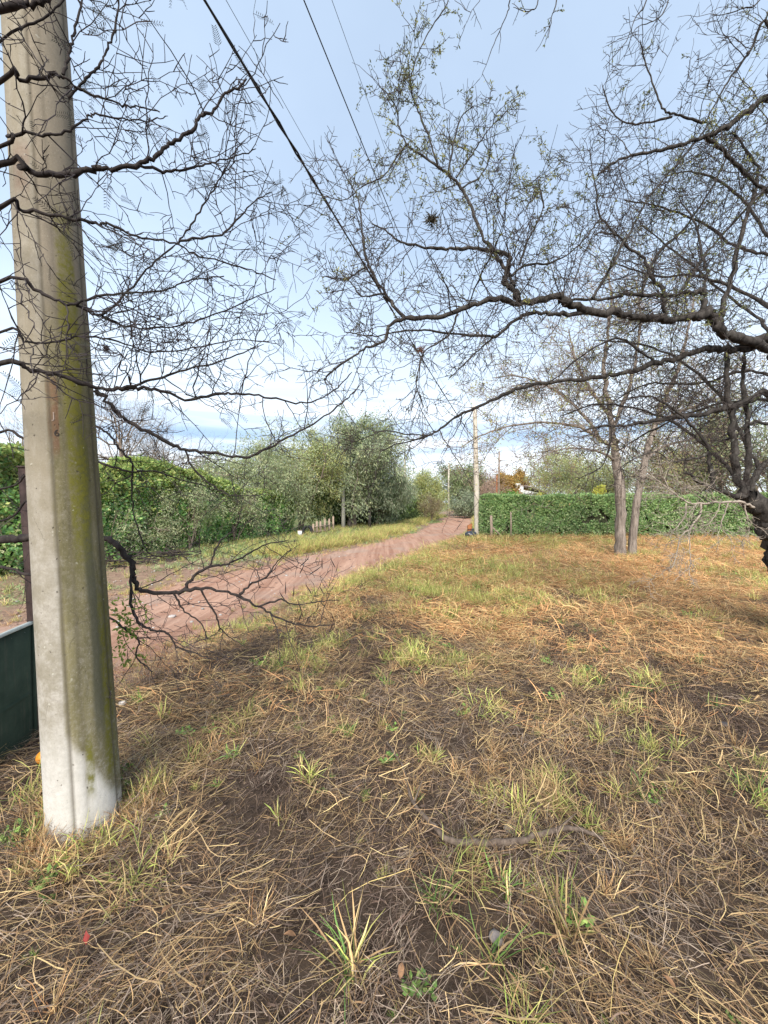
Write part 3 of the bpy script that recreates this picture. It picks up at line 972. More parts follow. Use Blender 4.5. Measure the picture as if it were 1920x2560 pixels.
# ------------------------------------------------------------------ background trees
def zig(p, d, L, n, zg, grav, g_, wander=0.12):
    d = nrm(d)
    side = nrm(cross(d, g_.normal(size=3)))
    pts = [np.array(p, float)]
    sg = 1
    for i in range(n):
        d = nrm(d + side * zg * sg + g_.normal(size=3) * wander + np.array([0, 0, grav]))
        sg = -sg
        pts.append(pts[-1] + d * L / n * g_.uniform(0.75, 1.25))
        if g_.random() < 0.3:
            side = nrm(cross(d, g_.normal(size=3)))
    return np.array(pts)

def zigs(p, d, L, n, zg, grav, g_, wander=0.12):
    """many zigzag twigs at once: p (M, 3), d (M, 3), L (M,) -> (M, n + 1, 3)"""
    M = len(p)
    d = unit(d)
    side = unit(cross(d, g_.normal(size=(M, 3))))
    sg = np.where(g_.random(M) < 0.5, 1.0, -1.0)[:, None]
    out = np.empty((M, n + 1, 3)); out[:, 0] = p
    gv_ = np.array([0, 0, 1.0]) * np.reshape(grav, (-1, 1)) if np.ndim(grav) else np.array([0, 0, grav])
    for i in range(n):
        d = unit(d + side * zg * sg + g_.normal(size=(M, 3)) * wander + gv_)
        sg = -sg
        out[:, i + 1] = out[:, i] + d * (L / n * g_.uniform(0.7, 1.3, M))[:, None]
        ch = g_.random(M) < 0.12
        if ch.any():
            side = np.where(ch[:, None], unit(cross(d, g_.normal(size=(M, 3)))), side)
    return out

def bg_tree(name, label, base, H, Rc, cb=0.3, trunk_r=0.15, nl=10, nb=6, ntw=4, pal=((0.1, 0.13, 0.04),), nleaf=26, lsize=0.10, asp=0.45,
            spread=0.16, droop=0.0, stems=1, bark=None, twigm=None, seed=1, group=None, squash=1.0, lean=(0, 0), thin=1.0, updir=0.25, cat='tree', clump_var=0.3):
    if nleaf > 4:
        nleaf, lsize = nleaf * 1.25, lsize * 1.35
    g_ = np.random.default_rng(seed)
    bx, by = base
    b0 = np.array([bx, by, tz(bx, by) - 0.05])
    root = thing(name, b0, label, cat, group)
    ctr = b0 + np.array([lean[0], lean[1], H * (cb + 1) / 2])
    rad = np.array([Rc, Rc * squash, H * (1 - cb) / 2])
    gt, gb, gl = Geo(), Geo(), Geo()
    pal = np.array(pal)
    trunks = []
    for k in range(stems):
        a = g_.uniform(0, 2 * math.pi)
        sp = 0.0 if stems == 1 else g_.uniform(0.12, 0.30) * Rc
        top = ctr + np.array([math.cos(a) * sp, math.sin(a) * sp, rad[2] * (0.45 if stems == 1 else g_.uniform(0.0, 0.4))])
        st = b0 + np.array([math.cos(a), math.sin(a), 0]) * (0 if stems == 1 else trunk_r * 1.3)
        mid = (st + top) / 2 + g_.normal(size=3) * 0.05 * H * np.array([1, 1, 0.3])
        pts = curve_pts([st, st * 0.75 + mid * 0.25 + g_.normal(size=3) * 0.02, mid, top], 5)
        u = np.linspace(0, 1, len(pts))
        rr = trunk_r * (1 - 0.85 * u) * (1 + 0.45 * np.exp(-u * 14))
        gt.tube(pts, rr, 8)
        trunks.append(pts)
    LP, lr = [], trunk_r * 0.42 * thin
    for k in range(nl):
        pts = trunks[k % stems]
        u = g_.uniform(0.35, 0.95)
        s = pts[int(u * (len(pts) - 1))]
        ph = (k + g_.uniform(-0.3, 0.3)) * 2.39996
        el = math.asin(np.clip(g_.uniform(-0.55, 0.98), -1, 1))
        dr = np.array([math.cos(ph) * math.cos(el), math.sin(ph) * math.cos(el), math.sin(el)])
        tgt = ctr + dr * rad * g_.uniform(0.55, 0.85)
        mid = (s + tgt) / 2 + np.array([0, 0, 0.10 * Rc]) + g_.normal(size=3) * 0.08 * Rc
        LP.append(curve_pts([s, mid, tgt], 4, 0.02 * Rc, g_))
    LP = np.array(LP)
    gb.tubes(LP, np.tile(np.linspace(lr, lr * 0.25, LP.shape[1]), (nl, 1)), 5)
    M1 = nl * nb
    q = np.repeat(LP, nb, axis=0)[np.arange(M1), (g_.uniform(0.3, 1.0, M1) * (LP.shape[1] - 1)).astype(int)]
    d1 = unit((q - ctr) / rad) * 0.8 + g_.normal(size=(M1, 3)) * 0.65 + np.array([0, 0, updir])
    BP = zigs(q, d1, Rc * g_.uniform(0.22, 0.5, M1), 4, 0.18, -droop * 0.2, g_)
    gb.tubes(BP, np.tile(np.linspace(lr * 0.30, lr * 0.10, 5), (M1, 1)), 4)
    M2 = M1 * ntw
    BP2 = np.repeat(BP, ntw, axis=0)
    q = BP2[np.arange(M2), g_.integers(1, 5, M2)]
    d2 = unit(BP2[:, -1] - BP2[:, 0]) * 0.6 + g_.normal(size=(M2, 3)) * 0.7 + np.array([0, 0, updir * 0.8 - droop])
    TP = zigs(q, d2, Rc * g_.uniform(0.10, 0.24, M2), 3, 0.22, -droop * 0.3, g_)
    gb.tubes(TP, np.tile(np.linspace(lr * 0.11, lr * 0.05, 4), (M2, 1)), 3)
    if nleaf:
        cnt = np.maximum(0, (nleaf * g_.uniform(0.4, 1.5, M2)).astype(int))
        ii = np.repeat(np.arange(M2), cnt); k = len(ii)
        cv = g_.random(M2)[ii]
        sg_ = g_.integers(0, 3, k); f = g_.random(k)[:, None]
        pos = TP[ii, sg_] * (1 - f) + TP[ii, sg_ + 1] * f + g_.normal(size=(k, 3)) * spread
        tw = unit(TP[:, -1] - TP[:, 0])[ii]
        ax = unit(rand_dirs(k, g_) * 0.8 + tw * 0.7 + np.array([0, 0, -droop * 1.2]))
        ci = (cv * len(pal)).astype(int) % len(pal)
        mixc = np.where(g_.random(k)[:, None] < 0.6, pal[ci], pal[g_.integers(0, len(pal), k)])
        col = mixc * (1 + clump_var * (cv - 0.5) + g_.normal(0, 0.16, k))[:, None]
        gl.leaves(pos, ax, rand_dirs(k, g_), lsize * g_.uniform(0.6, 1.35, k), lsize * asp * g_.uniform(0.7, 1.2, k), np.clip(col, 0.004, 0.8))
    gt.build('trunk', bark or M_BARK_GREY, root, True)
    tag(gb.build('branches', twigm or bark or M_TWIG_BR, root, True), kind='stuff')
    if nleaf:
        tag(gl.build('leaves', M_LEAF, root), kind='stuff')
    return root

_br = lambda p, k: [tuple(min(0.62, c * k) for c in q) for q in p]
OLIVE = [(0.175, 0.210, 0.085), (0.225, 0.255, 0.11), (0.13, 0.165, 0.065), (0.265, 0.275, 0.125), (0.15, 0.175, 0.09)]
OLIVE_Y = [(0.29, 0.285, 0.10), (0.25, 0.265, 0.095), (0.20, 0.225, 0.08), (0.33, 0.31, 0.125)]
GREYG = [(0.15, 0.18, 0.115), (0.20, 0.225, 0.15), (0.11, 0.14, 0.085), (0.24, 0.26, 0.175)]
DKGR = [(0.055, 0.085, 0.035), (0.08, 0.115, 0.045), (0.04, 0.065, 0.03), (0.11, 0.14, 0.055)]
MIDG = [(0.10, 0.165, 0.045), (0.14, 0.21, 0.06), (0.075, 0.125, 0.04), (0.18, 0.25, 0.075)]
LITG = [(0.26, 0.34, 0.075), (0.33, 0.38, 0.09), (0.19, 0.28, 0.065), (0.40, 0.41, 0.11)]
ORANGE = [(0.46, 0.27, 0.07), (0.42, 0.29, 0.09), (0.50, 0.33, 0.11), (0.34, 0.25, 0.09)]
YELL = [(0.55, 0.50, 0.09), (0.48, 0.46, 0.10), (0.40, 0.42, 0.10)]
PINKB = [(0.30, 0.20, 0.155), (0.26, 0.18, 0.13), (0.34, 0.24, 0.18)]

OLIVE, OLIVE_Y, GREYG, MIDG, LITG = _br([(a * 1.02, b, c * 1.25) for a, b, c in OLIVE], 1.95), _br(OLIVE_Y, 1.6), _br(GREYG, 1.8), _br(MIDG, 1.6), _br([(a * 0.95, b * 0.97, c * 1.3) for a, b, c in LITG], 1.3)
DKGR, PINKB, YELL = _br(DKGR, 1.9), _br(PINKB, 1.5), _br(YELL, 1.15)

def gp_at(px, d):
    return ((px - 960) / 960.0 * d, d)

hedge('clipped_hedge', 'long clipped green hedge behind the field on the right', [(4.55, HEDGE_Y(4.4)), (9, HEDGE_Y(9)), (13, HEDGE_Y(13)), (19, HEDGE_Y(19)), (23, HEDGE_Y(23))],
      1.98, 0.9, 105000, _br([(0.075, 0.120, 0.045), (0.10, 0.150, 0.055), (0.055, 0.09, 0.038), (0.13, 0.17, 0.08), (0.17, 0.19, 0.105)], 3.1), 0.11, 0.09,
      top_pal=_br([(0.14, 0.20, 0.08), (0.10, 0.155, 0.065), (0.19, 0.24, 0.10)], 2.3), seed=4, stems=60)
hedge('tall_hedge', 'tall loose leafy hedge across the road on the left, sunlit green coloured into its top', [(LH(21.5), 21.5), (LH(18), 18), (LH(14), 14), (LH(8), 8), (LH(3), 3)][::-1],
      3.15, 1.6, 120000, _br([(0.075, 0.135, 0.045), (0.10, 0.17, 0.05), (0.055, 0.10, 0.045), (0.15, 0.18, 0.08)], 3.9), 0.13, 0.16, top_pal=LITG, seed=9, stems=120, sink=0.66)  # the sunlit top is put into the leaf colour by its own palette
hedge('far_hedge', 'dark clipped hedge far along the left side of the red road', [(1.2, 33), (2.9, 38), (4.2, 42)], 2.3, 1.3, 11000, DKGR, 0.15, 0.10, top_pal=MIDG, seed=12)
hedge('dark_hedge', 'dark green hedge behind the big tree on the left side', [(-3.1, 27.4), (-1.2, 30), (0.9, 33)], 2.2, 1.3, 11000, DKGR, 0.14, 0.14, seed=15)

def pxz(py, d):
    return 1.5 + (1258 - py) / 960.0 * d
LT = 'background trees on the left of the road'
RT_ = 'background trees behind the clipped hedge'
# left of the road
bg_tree('grey_bare_tree', 'grey leafless tree rising behind the tall left hedge by the concrete pole', gp_at(300, 24), 8.6, 4.8, 0.2, 0.22, 26, 9, 7, PINKB, 2, 0.07, bark=M_BARK_GREY, seed=21, group=LT, thin=0.55, updir=0.5)
bg_tree('grey_bare_tree', 'low grey leafless tree behind the tall hedge, right of the concrete pole', gp_at(440, 27), 6.9, 4.6, 0.2, 0.18, 24, 9, 7, PINKB, 2, 0.07, bark=M_BARK_GREY, seed=22, group=LT, thin=0.55, updir=0.5)
bg_tree('grey_bare_tree', 'grey leafless tree at the left edge behind the hedge', gp_at(60, 20), 6.6, 3.6, 0.25, 0.18, 14, 8, 5, PINKB, 1, 0.07, bark=M_BARK_GREY, seed=23, group=LT, thin=0.55, updir=0.5)
bg_tree('olive_shrub', 'olive green thorn shrub in front of the tall left hedge', gp_at(470, 14.6), 3.1, 1.6, 0.05, 0.05, 14, 7, 4, OLIVE, 12, 0.07, 0.35, 0.10, 0.3, 4, seed=31, group='olive shrubs before the left hedge', bark=M_TWIG_BR)
bg_tree('olive_shrub', 'low pale olive shrub at the foot of the left hedge beside the concrete pole', gp_at(345, 13.0), 2.0, 1.5, 0.02, 0.04, 13, 7, 4, OLIVE, 10, 0.065, 0.35, 0.10, 0.3, 4, seed=32, group='olive shrubs before the left hedge', bark=M_TWIG_BR)
bg_tree('olive_shrub', 'tangled olive shrub with grey stems where the left hedge ends', gp_at(590, 17.3), 3.2, 1.8, 0.03, 0.05, 15, 7, 4, OLIVE, 9, 0.07, 0.35, 0.12, 0.35, 5, seed=33, group='olive shrubs before the left hedge', bark=M_TWIG_BR)
bg_tree('olive_tree', 'pale olive drooping tree left of the tallest tree', gp_at(655, 21), 6.0, 3.0, 0.12, 0.10, 18, 8, 5, OLIVE, 22, 0.11, 0.3, 0.18, 0.4, 3, seed=34, group=LT)
bg_tree('olive_tree', 'yellowish olive tree between the tallest tree and the shrubs', gp_at(750, 24), 6.4, 3.1, 0.18, 0.12, 18, 8, 5, OLIVE_Y + OLIVE[:2], 24, 0.12, 0.3, 0.18, 0.35, 2, seed=35, group=LT)
bg_tree('tall_tree', 'tallest olive green tree left of the road with several reddish trunks', gp_at(880, 27.5), 8.5, 4.1, 0.22, 0.22, 30, 9, 6, OLIVE + GREYG[:2], 26, 0.15, 0.32, 0.22, 0.3, 4, bark=M_BARK_RED, seed=36, group=LT)
bg_tree('weeping_tree', 'dark grey green drooping tree beside the tallest tree', gp_at(945, 29), 6.0, 2.7, 0.12, 0.14, 20, 9, 6, GREYG + DKGR[:1], 22, 0.15, 0.22, 0.2, 0.8, 2, seed=37, group=LT)
bg_tree('small_dark_tree', 'dark leaved small tree inside the garden on the left', gp_at(800, 27), 3.6, 1.6, 0.05, 0.09, 12, 7, 5, MIDG + DKGR, 22, 0.12, 0.4, 0.14, 0.1, 1, seed=38, group=LT)
bg_tree('roadside_tree', 'yellow green loose tree beside the far red road', gp_at(1065, 41), 5.2, 3.0, 0.12, 0.12, 20, 8, 5, OLIVE_Y + OLIVE[:2], 16, 0.15, 0.35, 0.22, 0.2, 3, seed=39, group=LT)
bg_tree('roadside_tree', 'small brownish sapling on the verge of the far road', gp_at(1078, 36), 3.2, 1.3, 0.2, 0.05, 12, 6, 5, [(0.30, 0.24, 0.14), (0.26, 0.23, 0.12)], 8, 0.09, 0.4, 0.14, 0.1, 2, seed=40, group=LT)
bg_tree('roadside_tree', 'dark green tree where the red road disappears', gp_at(1150, 55), 8.0, 4.0, 0.10, 0.2, 22, 8, 5, OLIVE[:3] + DKGR[3:] + [(0.15, 0.15, 0.08)], 20, 0.2, 0.4, 0.3, 0.2, 2, seed=41, group=LT)
bg_tree('roadside_tree', 'low grey green bush at the far end of the road', gp_at(1165, 47), 3.2, 2.2, 0.05, 0.1, 14, 7, 5, GREYG, 18, 0.15, 0.4, 0.22, 0.2, 2, seed=42, group=LT)
bg_tree('roadside_tree', 'olive tree in the distance above the far dark hedge', gp_at(1000, 60), 6.5, 4.5, 0.08, 0.16, 18, 8, 5, OLIVE, 16, 0.22, 0.4, 0.3, 0.2, 2, seed=43, group=LT)
for i, (px, d, h, r_, pl) in enumerate([(560, 38, 6.4, 4.6, OLIVE), (700, 46, 6.5, 4.5, OLIVE), (480, 40, 4.6, 4.6, OLIVE_Y), (120, 26, 5.4, 4.4, OLIVE_Y)]):
    bg_tree('distant_tree', ['distant olive tree behind the grey leafless trees', 'distant olive tree behind the drooping tree', 'distant low yellowish tree above the left hedge', 'yellowish tree behind the hedge left of the concrete pole'][i],
            gp_at(px, d), h, r_, 0.05, 0.16, 16, 7, 4, pl, 15, 0.2, 0.4, 0.3, 0.15, 2, seed=50 + i, group=LT)
# right of the road, behind the clipped hedge
bg_tree('pink_bare_tree', 'pinkish brown leafless tree just right of the far concrete pole', gp_at(1222, 52), 7.0, 3.0, 0.12, 0.14, 18, 9, 6, PINKB, 7, 0.13, 0.4, 0.2, 0.0, 2, seed=60, group=RT_, thin=0.6, updir=0.6)
bg_tree('pink_bare_tree', 'brown leafless tree in front of the orange tree', gp_at(1245, 44), 4.6, 1.9, 0.15, 0.1, 14, 8, 5, PINKB, 5, 0.1, 0.4, 0.2, 0.0, 2, seed=61, group=RT_, thin=0.6, updir=0.6)
bg_tree('orange_tree', 'tree with bright orange autumn leaves above the hedge', gp_at(1282, 48), 6.4, 2.2, 0.15, 0.12, 18, 8, 5, ORANGE, 22, 0.16, 0.6, 0.2, 0.1, 1, seed=62, group=RT_)
bg_tree('green_bush', 'bright green bush below the orange tree', gp_at(1266, 36), 3.0, 1.3, 0.05, 0.06, 12, 7, 5, [(0.12, 0.26, 0.05), (0.16, 0.32, 0.07)], 22, 0.12, 0.5, 0.15, 0.0, 2, seed=63, group=RT_)
bg_tree('pale_tree', 'pale yellowish half bare tree behind the hedge, right of the orange tree', gp_at(1385, 40), 8.0, 3.8, 0.10, 0.15, 22, 8, 6, OLIVE_Y + PINKB[:1] + OLIVE[:2], 11, 0.13, 0.4, 0.2, 0.0, 2, seed=64, group=RT_, thin=0.7, updir=0.5)
bg_tree('pale_tree', 'pale olive half bare tree left of the thick twin trunk', gp_at(1480, 34), 7.2, 3.4, 0.08, 0.14, 22, 8, 6, OLIVE_Y + OLIVE, 13, 0.12, 0.4, 0.2, 0.0, 2, seed=65, group=RT_, thin=0.7, updir=0.5)
bg_tree('pale_tree', 'brownish half bare tree right of the thick twin trunk', gp_at(1680, 28), 8.6, 4.2, 0.12, 0.16, 24, 8, 6, PINKB + OLIVE[:2] + OLIVE_Y[:1], 14, 0.11, 0.4, 0.2, 0.0, 2, seed=66, group=RT_, thin=0.7, updir=0.5)
bg_tree('pale_tree', 'olive green half bare tree at the far right behind the hedge', gp_at(1850, 25), 9.0, 4.6, 0.12, 0.18, 26, 8, 6, OLIVE + PINKB[:1] + MIDG[:1], 15, 0.11, 0.4, 0.2, 0.0, 2, seed=67, group=RT_, thin=0.7, updir=0.5)
bg_tree('yellow_shrub', 'small yellow shrub showing over the hedge near the white house', gp_at(1352, 30), 3.05, 0.55, 0.1, 0.04, 8, 5, 4, YELL, 16, 0.09, 0.45, 0.09, 0.0, 1, seed=68, group='yellow shrubs over the hedge')
bg_tree('yellow_shrub', 'second yellow shrub showing over the hedge, further right', gp_at(1388, 30), 2.9, 0.5, 0.1, 0.04, 8, 5, 4, YELL, 16, 0.09, 0.45, 0.09, 0.0, 1, seed=69, group='yellow shrubs over the hedge')
bg_tree('yellow_cypress', 'slim pointed yellow cypress standing above the hedge', gp_at(1500, 27), 3.75, 0.40, 0.02, 0.05, 34, 5, 4, YELL, 18, 0.09, 0.4, 0.05, -0.5, 1, seed=70, group='yellow shrubs over the hedge')
for i, (px, d, h, r_, pl) in enumerate([(1320, 75, 9.5, 6, OLIVE), (1450, 62, 9.5, 6, OLIVE_Y), (1600, 50, 9, 5.5, OLIVE), (1780, 44, 9.5, 5.5, OLIVE_Y), (1210, 90, 8, 6, PINKB)]):
    bg_tree('distant_tree', ['distant olive tree behind the white house', 'distant yellowish tree behind the pale trees', 'distant olive tree behind the twin trunk', 'distant yellowish tree at the far right', 'distant brownish tree beyond the far concrete pole'][i],
            gp_at(px, d), h, r_, 0.05, 0.18, 18, 7, 4, pl, 11, 0.22, 0.4, 0.34, 0.1, 2, seed=80 + i, group=RT_)

# ------------------------------------------------------------------ near concrete pole
m, nt, out = mat_new('mossy_concrete')
uv = N(nt, 'ShaderNodeAttribute', attribute_name='polar')      # x: angle across the visible face -1..1, y: height in metres
sv = N(nt, 'ShaderNodeSeparateXYZ'); nt.links.new(uv.outputs['Vector'], sv.inputs[0])
A, Hh = sv.outputs[0], sv.outputs[1]
oc = obj_co(nt)
streak_v = nstretch(nt, oc, (9, 9, 0.8))
ns = nnoise(nt, streak_v, 2.2, 6, 0.65)
nf = nnoise(nt, oc, 55, 6, 0.75)
nm_ = nnoise(nt, oc, 11, 6, 0.7)
nb_ = nnoise(nt, oc, 3.2, 5, 0.6)
def smooth(nt, x, a, b):
    n = N(nt, 'ShaderNodeMapRange', interpolation_type='SMOOTHSTEP')
    setin(nt, n.inputs['Value'], x)
    n.inputs['From Min'].default_value = a; n.inputs['From Max'].default_value = b
    return n.outputs[0]
Aw = nmath(nt, 'ADD', A, nmath(nt, 'MULTIPLY', nmath(nt, 'SUBTRACT', ns, 0.5), 0.35))
Hw = nmath(nt, 'ADD', Hh, nmath(nt, 'MULTIPLY', nmath(nt, 'SUBTRACT', nb_, 0.5), 0.35))
conc = nmix(nt, nramp(nt, nf, [(0.3, 0.0), (0.75, 1.0)]), (0.27, 0.245, 0.205), (0.47, 0.435, 0.375))
conc = nmix(nt, nramp(nt, nm_, [(0.42, 0.0), (0.62, 0.75)]), conc, (0.22, 0.195, 0.14))
white = nmath(nt, 'MULTIPLY', smooth(nt, Hw, 0.75, 0.30), nramp(nt, nb_, [(0.3, 0.5), (0.6, 0.9)]))
conc = nmix(nt, white, conc, nmix(nt, nf, (0.50, 0.48, 0.44), (0.68, 0.66, 0.61)))
# brown grey weathering over the middle and right of the face, ending in a slanting edge above the base
mid = smooth(nt, Aw, -0.36, -0.22)
low = smooth(nt, nmath(nt, 'SUBTRACT', Hw, nmath(nt, 'MULTIPLY', nmath(nt, 'SUBTRACT', 1.0, A), 0.28)), 0.16, 0.26)
weather = nmath(nt, 'MULTIPLY', nmath(nt, 'MULTIPLY', mid, low), nmath(nt, 'ADD', 0.62, nmath(nt, 'MULTIPLY', nm_, 0.75)), True)
grime = nmix(nt, nramp(nt, ns, [(0.35, 0.0), (0.65, 1.0)]), (0.10, 0.088, 0.042), (0.19, 0.165, 0.085))
grime = nmix(nt, smooth(nt, Hw, 2.2, 2.7), grime, nmix(nt, nf, (0.17, 0.14, 0.10), (0.28, 0.235, 0.175)))
conc = nmix(nt, nmath(nt, 'MULTIPLY', smooth(nt, Hw, 0.7, 2.0), nramp(nt, ns, [(0.3, 0.35), (0.6, 0.9)])), conc, (0.24, 0.205, 0.145))
wf = nmath(nt, 'MULTIPLY', weather, nramp(nt, nf, [(0.30, 0.55), (0.52, 1.0)]))
col = nmix(nt, nmath(nt, 'MULTIPLY', wf, 0.97), conc, grime)
spk = nnoise(nt, oc, 140, 3, 0.8)
col = nmix(nt, nramp(nt, spk, [(0.60, 0.0), (0.70, 0.45)]), col, (0.42, 0.39, 0.32))
col = nmix(nt, nramp(nt, spk, [(0.28, 0.5), (0.38, 0.0)]), col, (0.05, 0.045, 0.03))
# dark grey stripe near the right edge
dk = nmath(nt, 'MULTIPLY', smooth(nt, nmath(nt, 'ABSOLUTE', nmath(nt, 'SUBTRACT', Aw, 0.56)), 0.20, 0.06), nmath(nt, 'MULTIPLY', low, smooth(nt, nmath(nt, 'ABSOLUTE', nmath(nt, 'SUBTRACT', Hw, 1.3)), 0.95, 0.6)))
col = nmix(nt, nmath(nt, 'MULTIPLY', dk, 0.8), col, (0.065, 0.066, 0.045))
# yellow green algae: a wide stripe high up, thin streaks and a tongue lower down
st1 = nmath(nt, 'MULTIPLY', smooth(nt, nmath(nt, 'ABSOLUTE', nmath(nt, 'SUBTRACT', Aw, 0.40)), 0.34, 0.18), smooth(nt, nmath(nt, 'ABSOLUTE', nmath(nt, 'SUBTRACT', Hw, 2.15)), 0.95, 0.55))
st2 = nmath(nt, 'MULTIPLY', smooth(nt, nmath(nt, 'ABSOLUTE', nmath(nt, 'SUBTRACT', Aw, 0.78)), 0.20, 0.07), nmath(nt, 'MULTIPLY', smooth(nt, Hw, 0.32, 0.42), smooth(nt, Hw, 1.35, 1.0)))
tong = nmath(nt, 'MULTIPLY', smooth(nt, nmath(nt, 'ABSOLUTE', nmath(nt, 'SUBTRACT', Aw, 0.22)), 0.16, 0.05), nmath(nt, 'MULTIPLY', smooth(nt, Hw, 0.26, 0.36), smooth(nt, Hw, 0.62, 0.46)))
alg = nmath(nt, 'MULTIPLY', nmath(nt, 'MAXIMUM', nmath(nt, 'MAXIMUM', st1, st2), tong), nmath(nt, 'MULTIPLY', nramp(nt, nm_, [(0.34, 0.25), (0.52, 1.0)]), nramp(nt, nf, [(0.32, 0.35), (0.55, 1.0)])), True)
algc = nmix(nt, nf, (0.080, 0.078, 0.010), (0.19, 0.175, 0.028))
col = nmix(nt, nmath(nt, 'MULTIPLY', alg, 0.95), col, algc)
# old red paint patch and pale lichen spots
red = nmath(nt, 'MULTIPLY', smooth(nt, nmath(nt, 'ABSOLUTE', nmath(nt, 'SUBTRACT', Aw, -0.17)), 0.15, 0.08), smooth(nt, nmath(nt, 'ABSOLUTE', nmath(nt, 'SUBTRACT', Hw, 2.00)), 0.20, 0.10))
red2 = nmath(nt, 'MULTIPLY', smooth(nt, nmath(nt, 'ABSOLUTE', nmath(nt, 'SUBTRACT', Aw, -0.62)), 0.3, 0.1), smooth(nt, nmath(nt, 'ABSOLUTE', nmath(nt, 'SUBTRACT', Hw, 3.05)), 0.20, 0.08))
redf = nmath(nt, 'MULTIPLY', nmath(nt, 'MAXIMUM', red, nmath(nt, 'MULTIPLY', red2, 0.6)), nramp(nt, nm_, [(0.35, 0.2), (0.5, 0.95)]))
col = nmix(nt, nmath(nt, 'MULTIPLY', redf, 0.5), col, (0.17, 0.065, 0.045))
vor = N(nt, 'ShaderNodeTexVoronoi'); vor.inputs['Scale'].default_value = 46
warp = N(nt, 'ShaderNodeVectorMath', operation='ADD'); wsc = N(nt, 'ShaderNodeVectorMath', operation='SCALE'); wns = N(nt, 'ShaderNodeTexNoise'); wns.inputs['Scale'].default_value = 18; nt.links.new(oc, wns.inputs['Vector'])
nt.links.new(wns.outputs['Color'], wsc.inputs[0]); wsc.inputs['Scale'].default_value = 0.05; nt.links.new(oc, warp.inputs[0]); nt.links.new(wsc.outputs[0], warp.inputs[1]); nt.links.new(warp.outputs[0], vor.inputs['Vector'])
vcol = N(nt, 'ShaderNodeSeparateColor'); nt.links.new(vor.outputs['Color'], vcol.inputs[0])
lich = nmath(nt, 'MULTIPLY', smooth(nt, vor.outputs['Distance'], 0.30, 0.16), nmath(nt, 'MULTIPLY', nmath(nt, 'GREATER_THAN', vcol.outputs[0], 0.93), nramp(nt, nm_, [(0.45, 0.0), (0.6, 1.0)])))
col = nmix(nt, nmath(nt, 'MULTIPLY', lich, 0.7), col, (0.50, 0.48, 0.40))
pit = nmath(nt, 'MULTIPLY', smooth(nt, vor.outputs['Distance'], 0.22, 0.08), nmath(nt, 'LESS_THAN', vcol.outputs[0], 0.12))
col = nmix(nt, nmath(nt, 'MULTIPLY', pit, 0.8), col, (0.09, 0.075, 0.055))
crk = N(nt, 'ShaderNodeTexVoronoi', feature='DISTANCE_TO_EDGE'); crk.inputs['Scale'].default_value = 3.1
nt.links.new(nstretch(nt, warp.outputs[0], (1.6, 1.6, 1.0)), crk.inputs['Vector'])
crack = nmath(nt, 'MULTIPLY', smooth(nt, crk.outputs['Distance'], 0.009, 0.002), nramp(nt, nb_, [(0.52, 0.0), (0.60, 0.45)]))
col = nmix(nt, crack, col, (0.07, 0.06, 0.045))
# dirt in the mould seams
seam = N(nt, 'ShaderNodeAttribute', attribute_name='seam')
col = nmix(nt, nmath(nt, 'MULTIPLY', seam.outputs['Fac'], 0.75), col, (0.085, 0.072, 0.05))
bsdf(nt, out, col, 0.9, nmath(nt, 'ADD', nf, nmath(nt, 'MULTIPLY', pit, -2.0)), 0.55, 0.004, spec=0.2)

def concrete_pole(name, label, base, top, r0, r1, seams, mat, cat='pole', nz=60, na=72, group=None, face=None):
    base, top = np.array(base, float), np.array(top, float)
    root = thing(name, base, label, cat, group)
    th = np.linspace(0, 2 * math.pi, na, endpoint=False)
    u = np.linspace(0, 1, nz)
    fdir = math.atan2(EYE[1] - base[1], EYE[0] - base[0]) if face is None else face
    # angle measured from the side that faces the viewer, rightwards positive
    rel = (th + math.pi) % (2 * math.pi) - math.pi
    notch = np.zeros(na)
    for s in seams:
        notch += np.exp(-((rel - s) / 0.035) ** 2)
    rr = (r0 + (r1 - r0) * u)[:, None] * (1 - 0.035 * notch[None, :])
    # slightly faceted, uneven casting
    rr = rr * (1 + 0.004 * np.cos(8 * rel)[None, :] + 0.004 * vnoise(rel[None, :] * 3, u[:, None] * 14, 61))
    ax = base + (top - base) * u[:, None]
    ang = fdir + rel
    V = ax[:, None, :] + np.stack([np.cos(ang)[None, :] * rr, np.sin(ang)[None, :] * rr, 0 * rr], -1)
    idx = np.arange(nz * na).reshape(nz, na)
    nxt = np.roll(idx, -1, 1)
    f = np.stack([idx[:-1], nxt[:-1], nxt[1:], idx[1:]], -1).reshape(-1, 4)
    v = np.vstack([V.reshape(-1, 3), top])
    cap = np.array([[idx[-1, 2 * k], idx[-1, 2 * k + 1], idx[-1, (2 * k + 2) % na], nz * na] for k in range(na // 2)])
    o = mesh_obj('shaft', v, np.vstack([f, cap]), mat, root, True)
    pol = np.zeros((len(v), 3), dtype=np.float32)
    pol[:-1, 0] = np.tile(np.sin(rel) * np.where(np.abs(rel) > math.pi / 2, 1, 1), nz)
    pol[:-1, 1] = np.repeat(u * np.linalg.norm(top - base), na)
    o.data.attributes.new('polar', 'FLOAT_VECTOR', 'POINT').data.foreach_set('vector', pol.ravel())
    sm = np.zeros(len(v), dtype=np.float32); sm[:-1] = np.tile(np.clip(notch, 0, 1), nz)
    o.data.attributes.new('seam', 'FLOAT', 'POINT').data.foreach_set('value', sm)
    return root, (base, top, r0, r1, fdir)

pb = P(217, 2048, 1.80)
pb[2] = tz(pb[0], pb[1]) - 0.12
pt = P(86, 0, 1.78)
pdir = (pt - pb) / (pt[2] - pb[2])
ptop = pb + pdir * 7.7
pole, PINF = concrete_pole('concrete_pole', 'tall mossy concrete utility pole standing close by on the left', pb, ptop, 0.144, 0.093, [-0.27, 0.12, 1.05, -1.5, 2.3], MATS['mossy_concrete'])

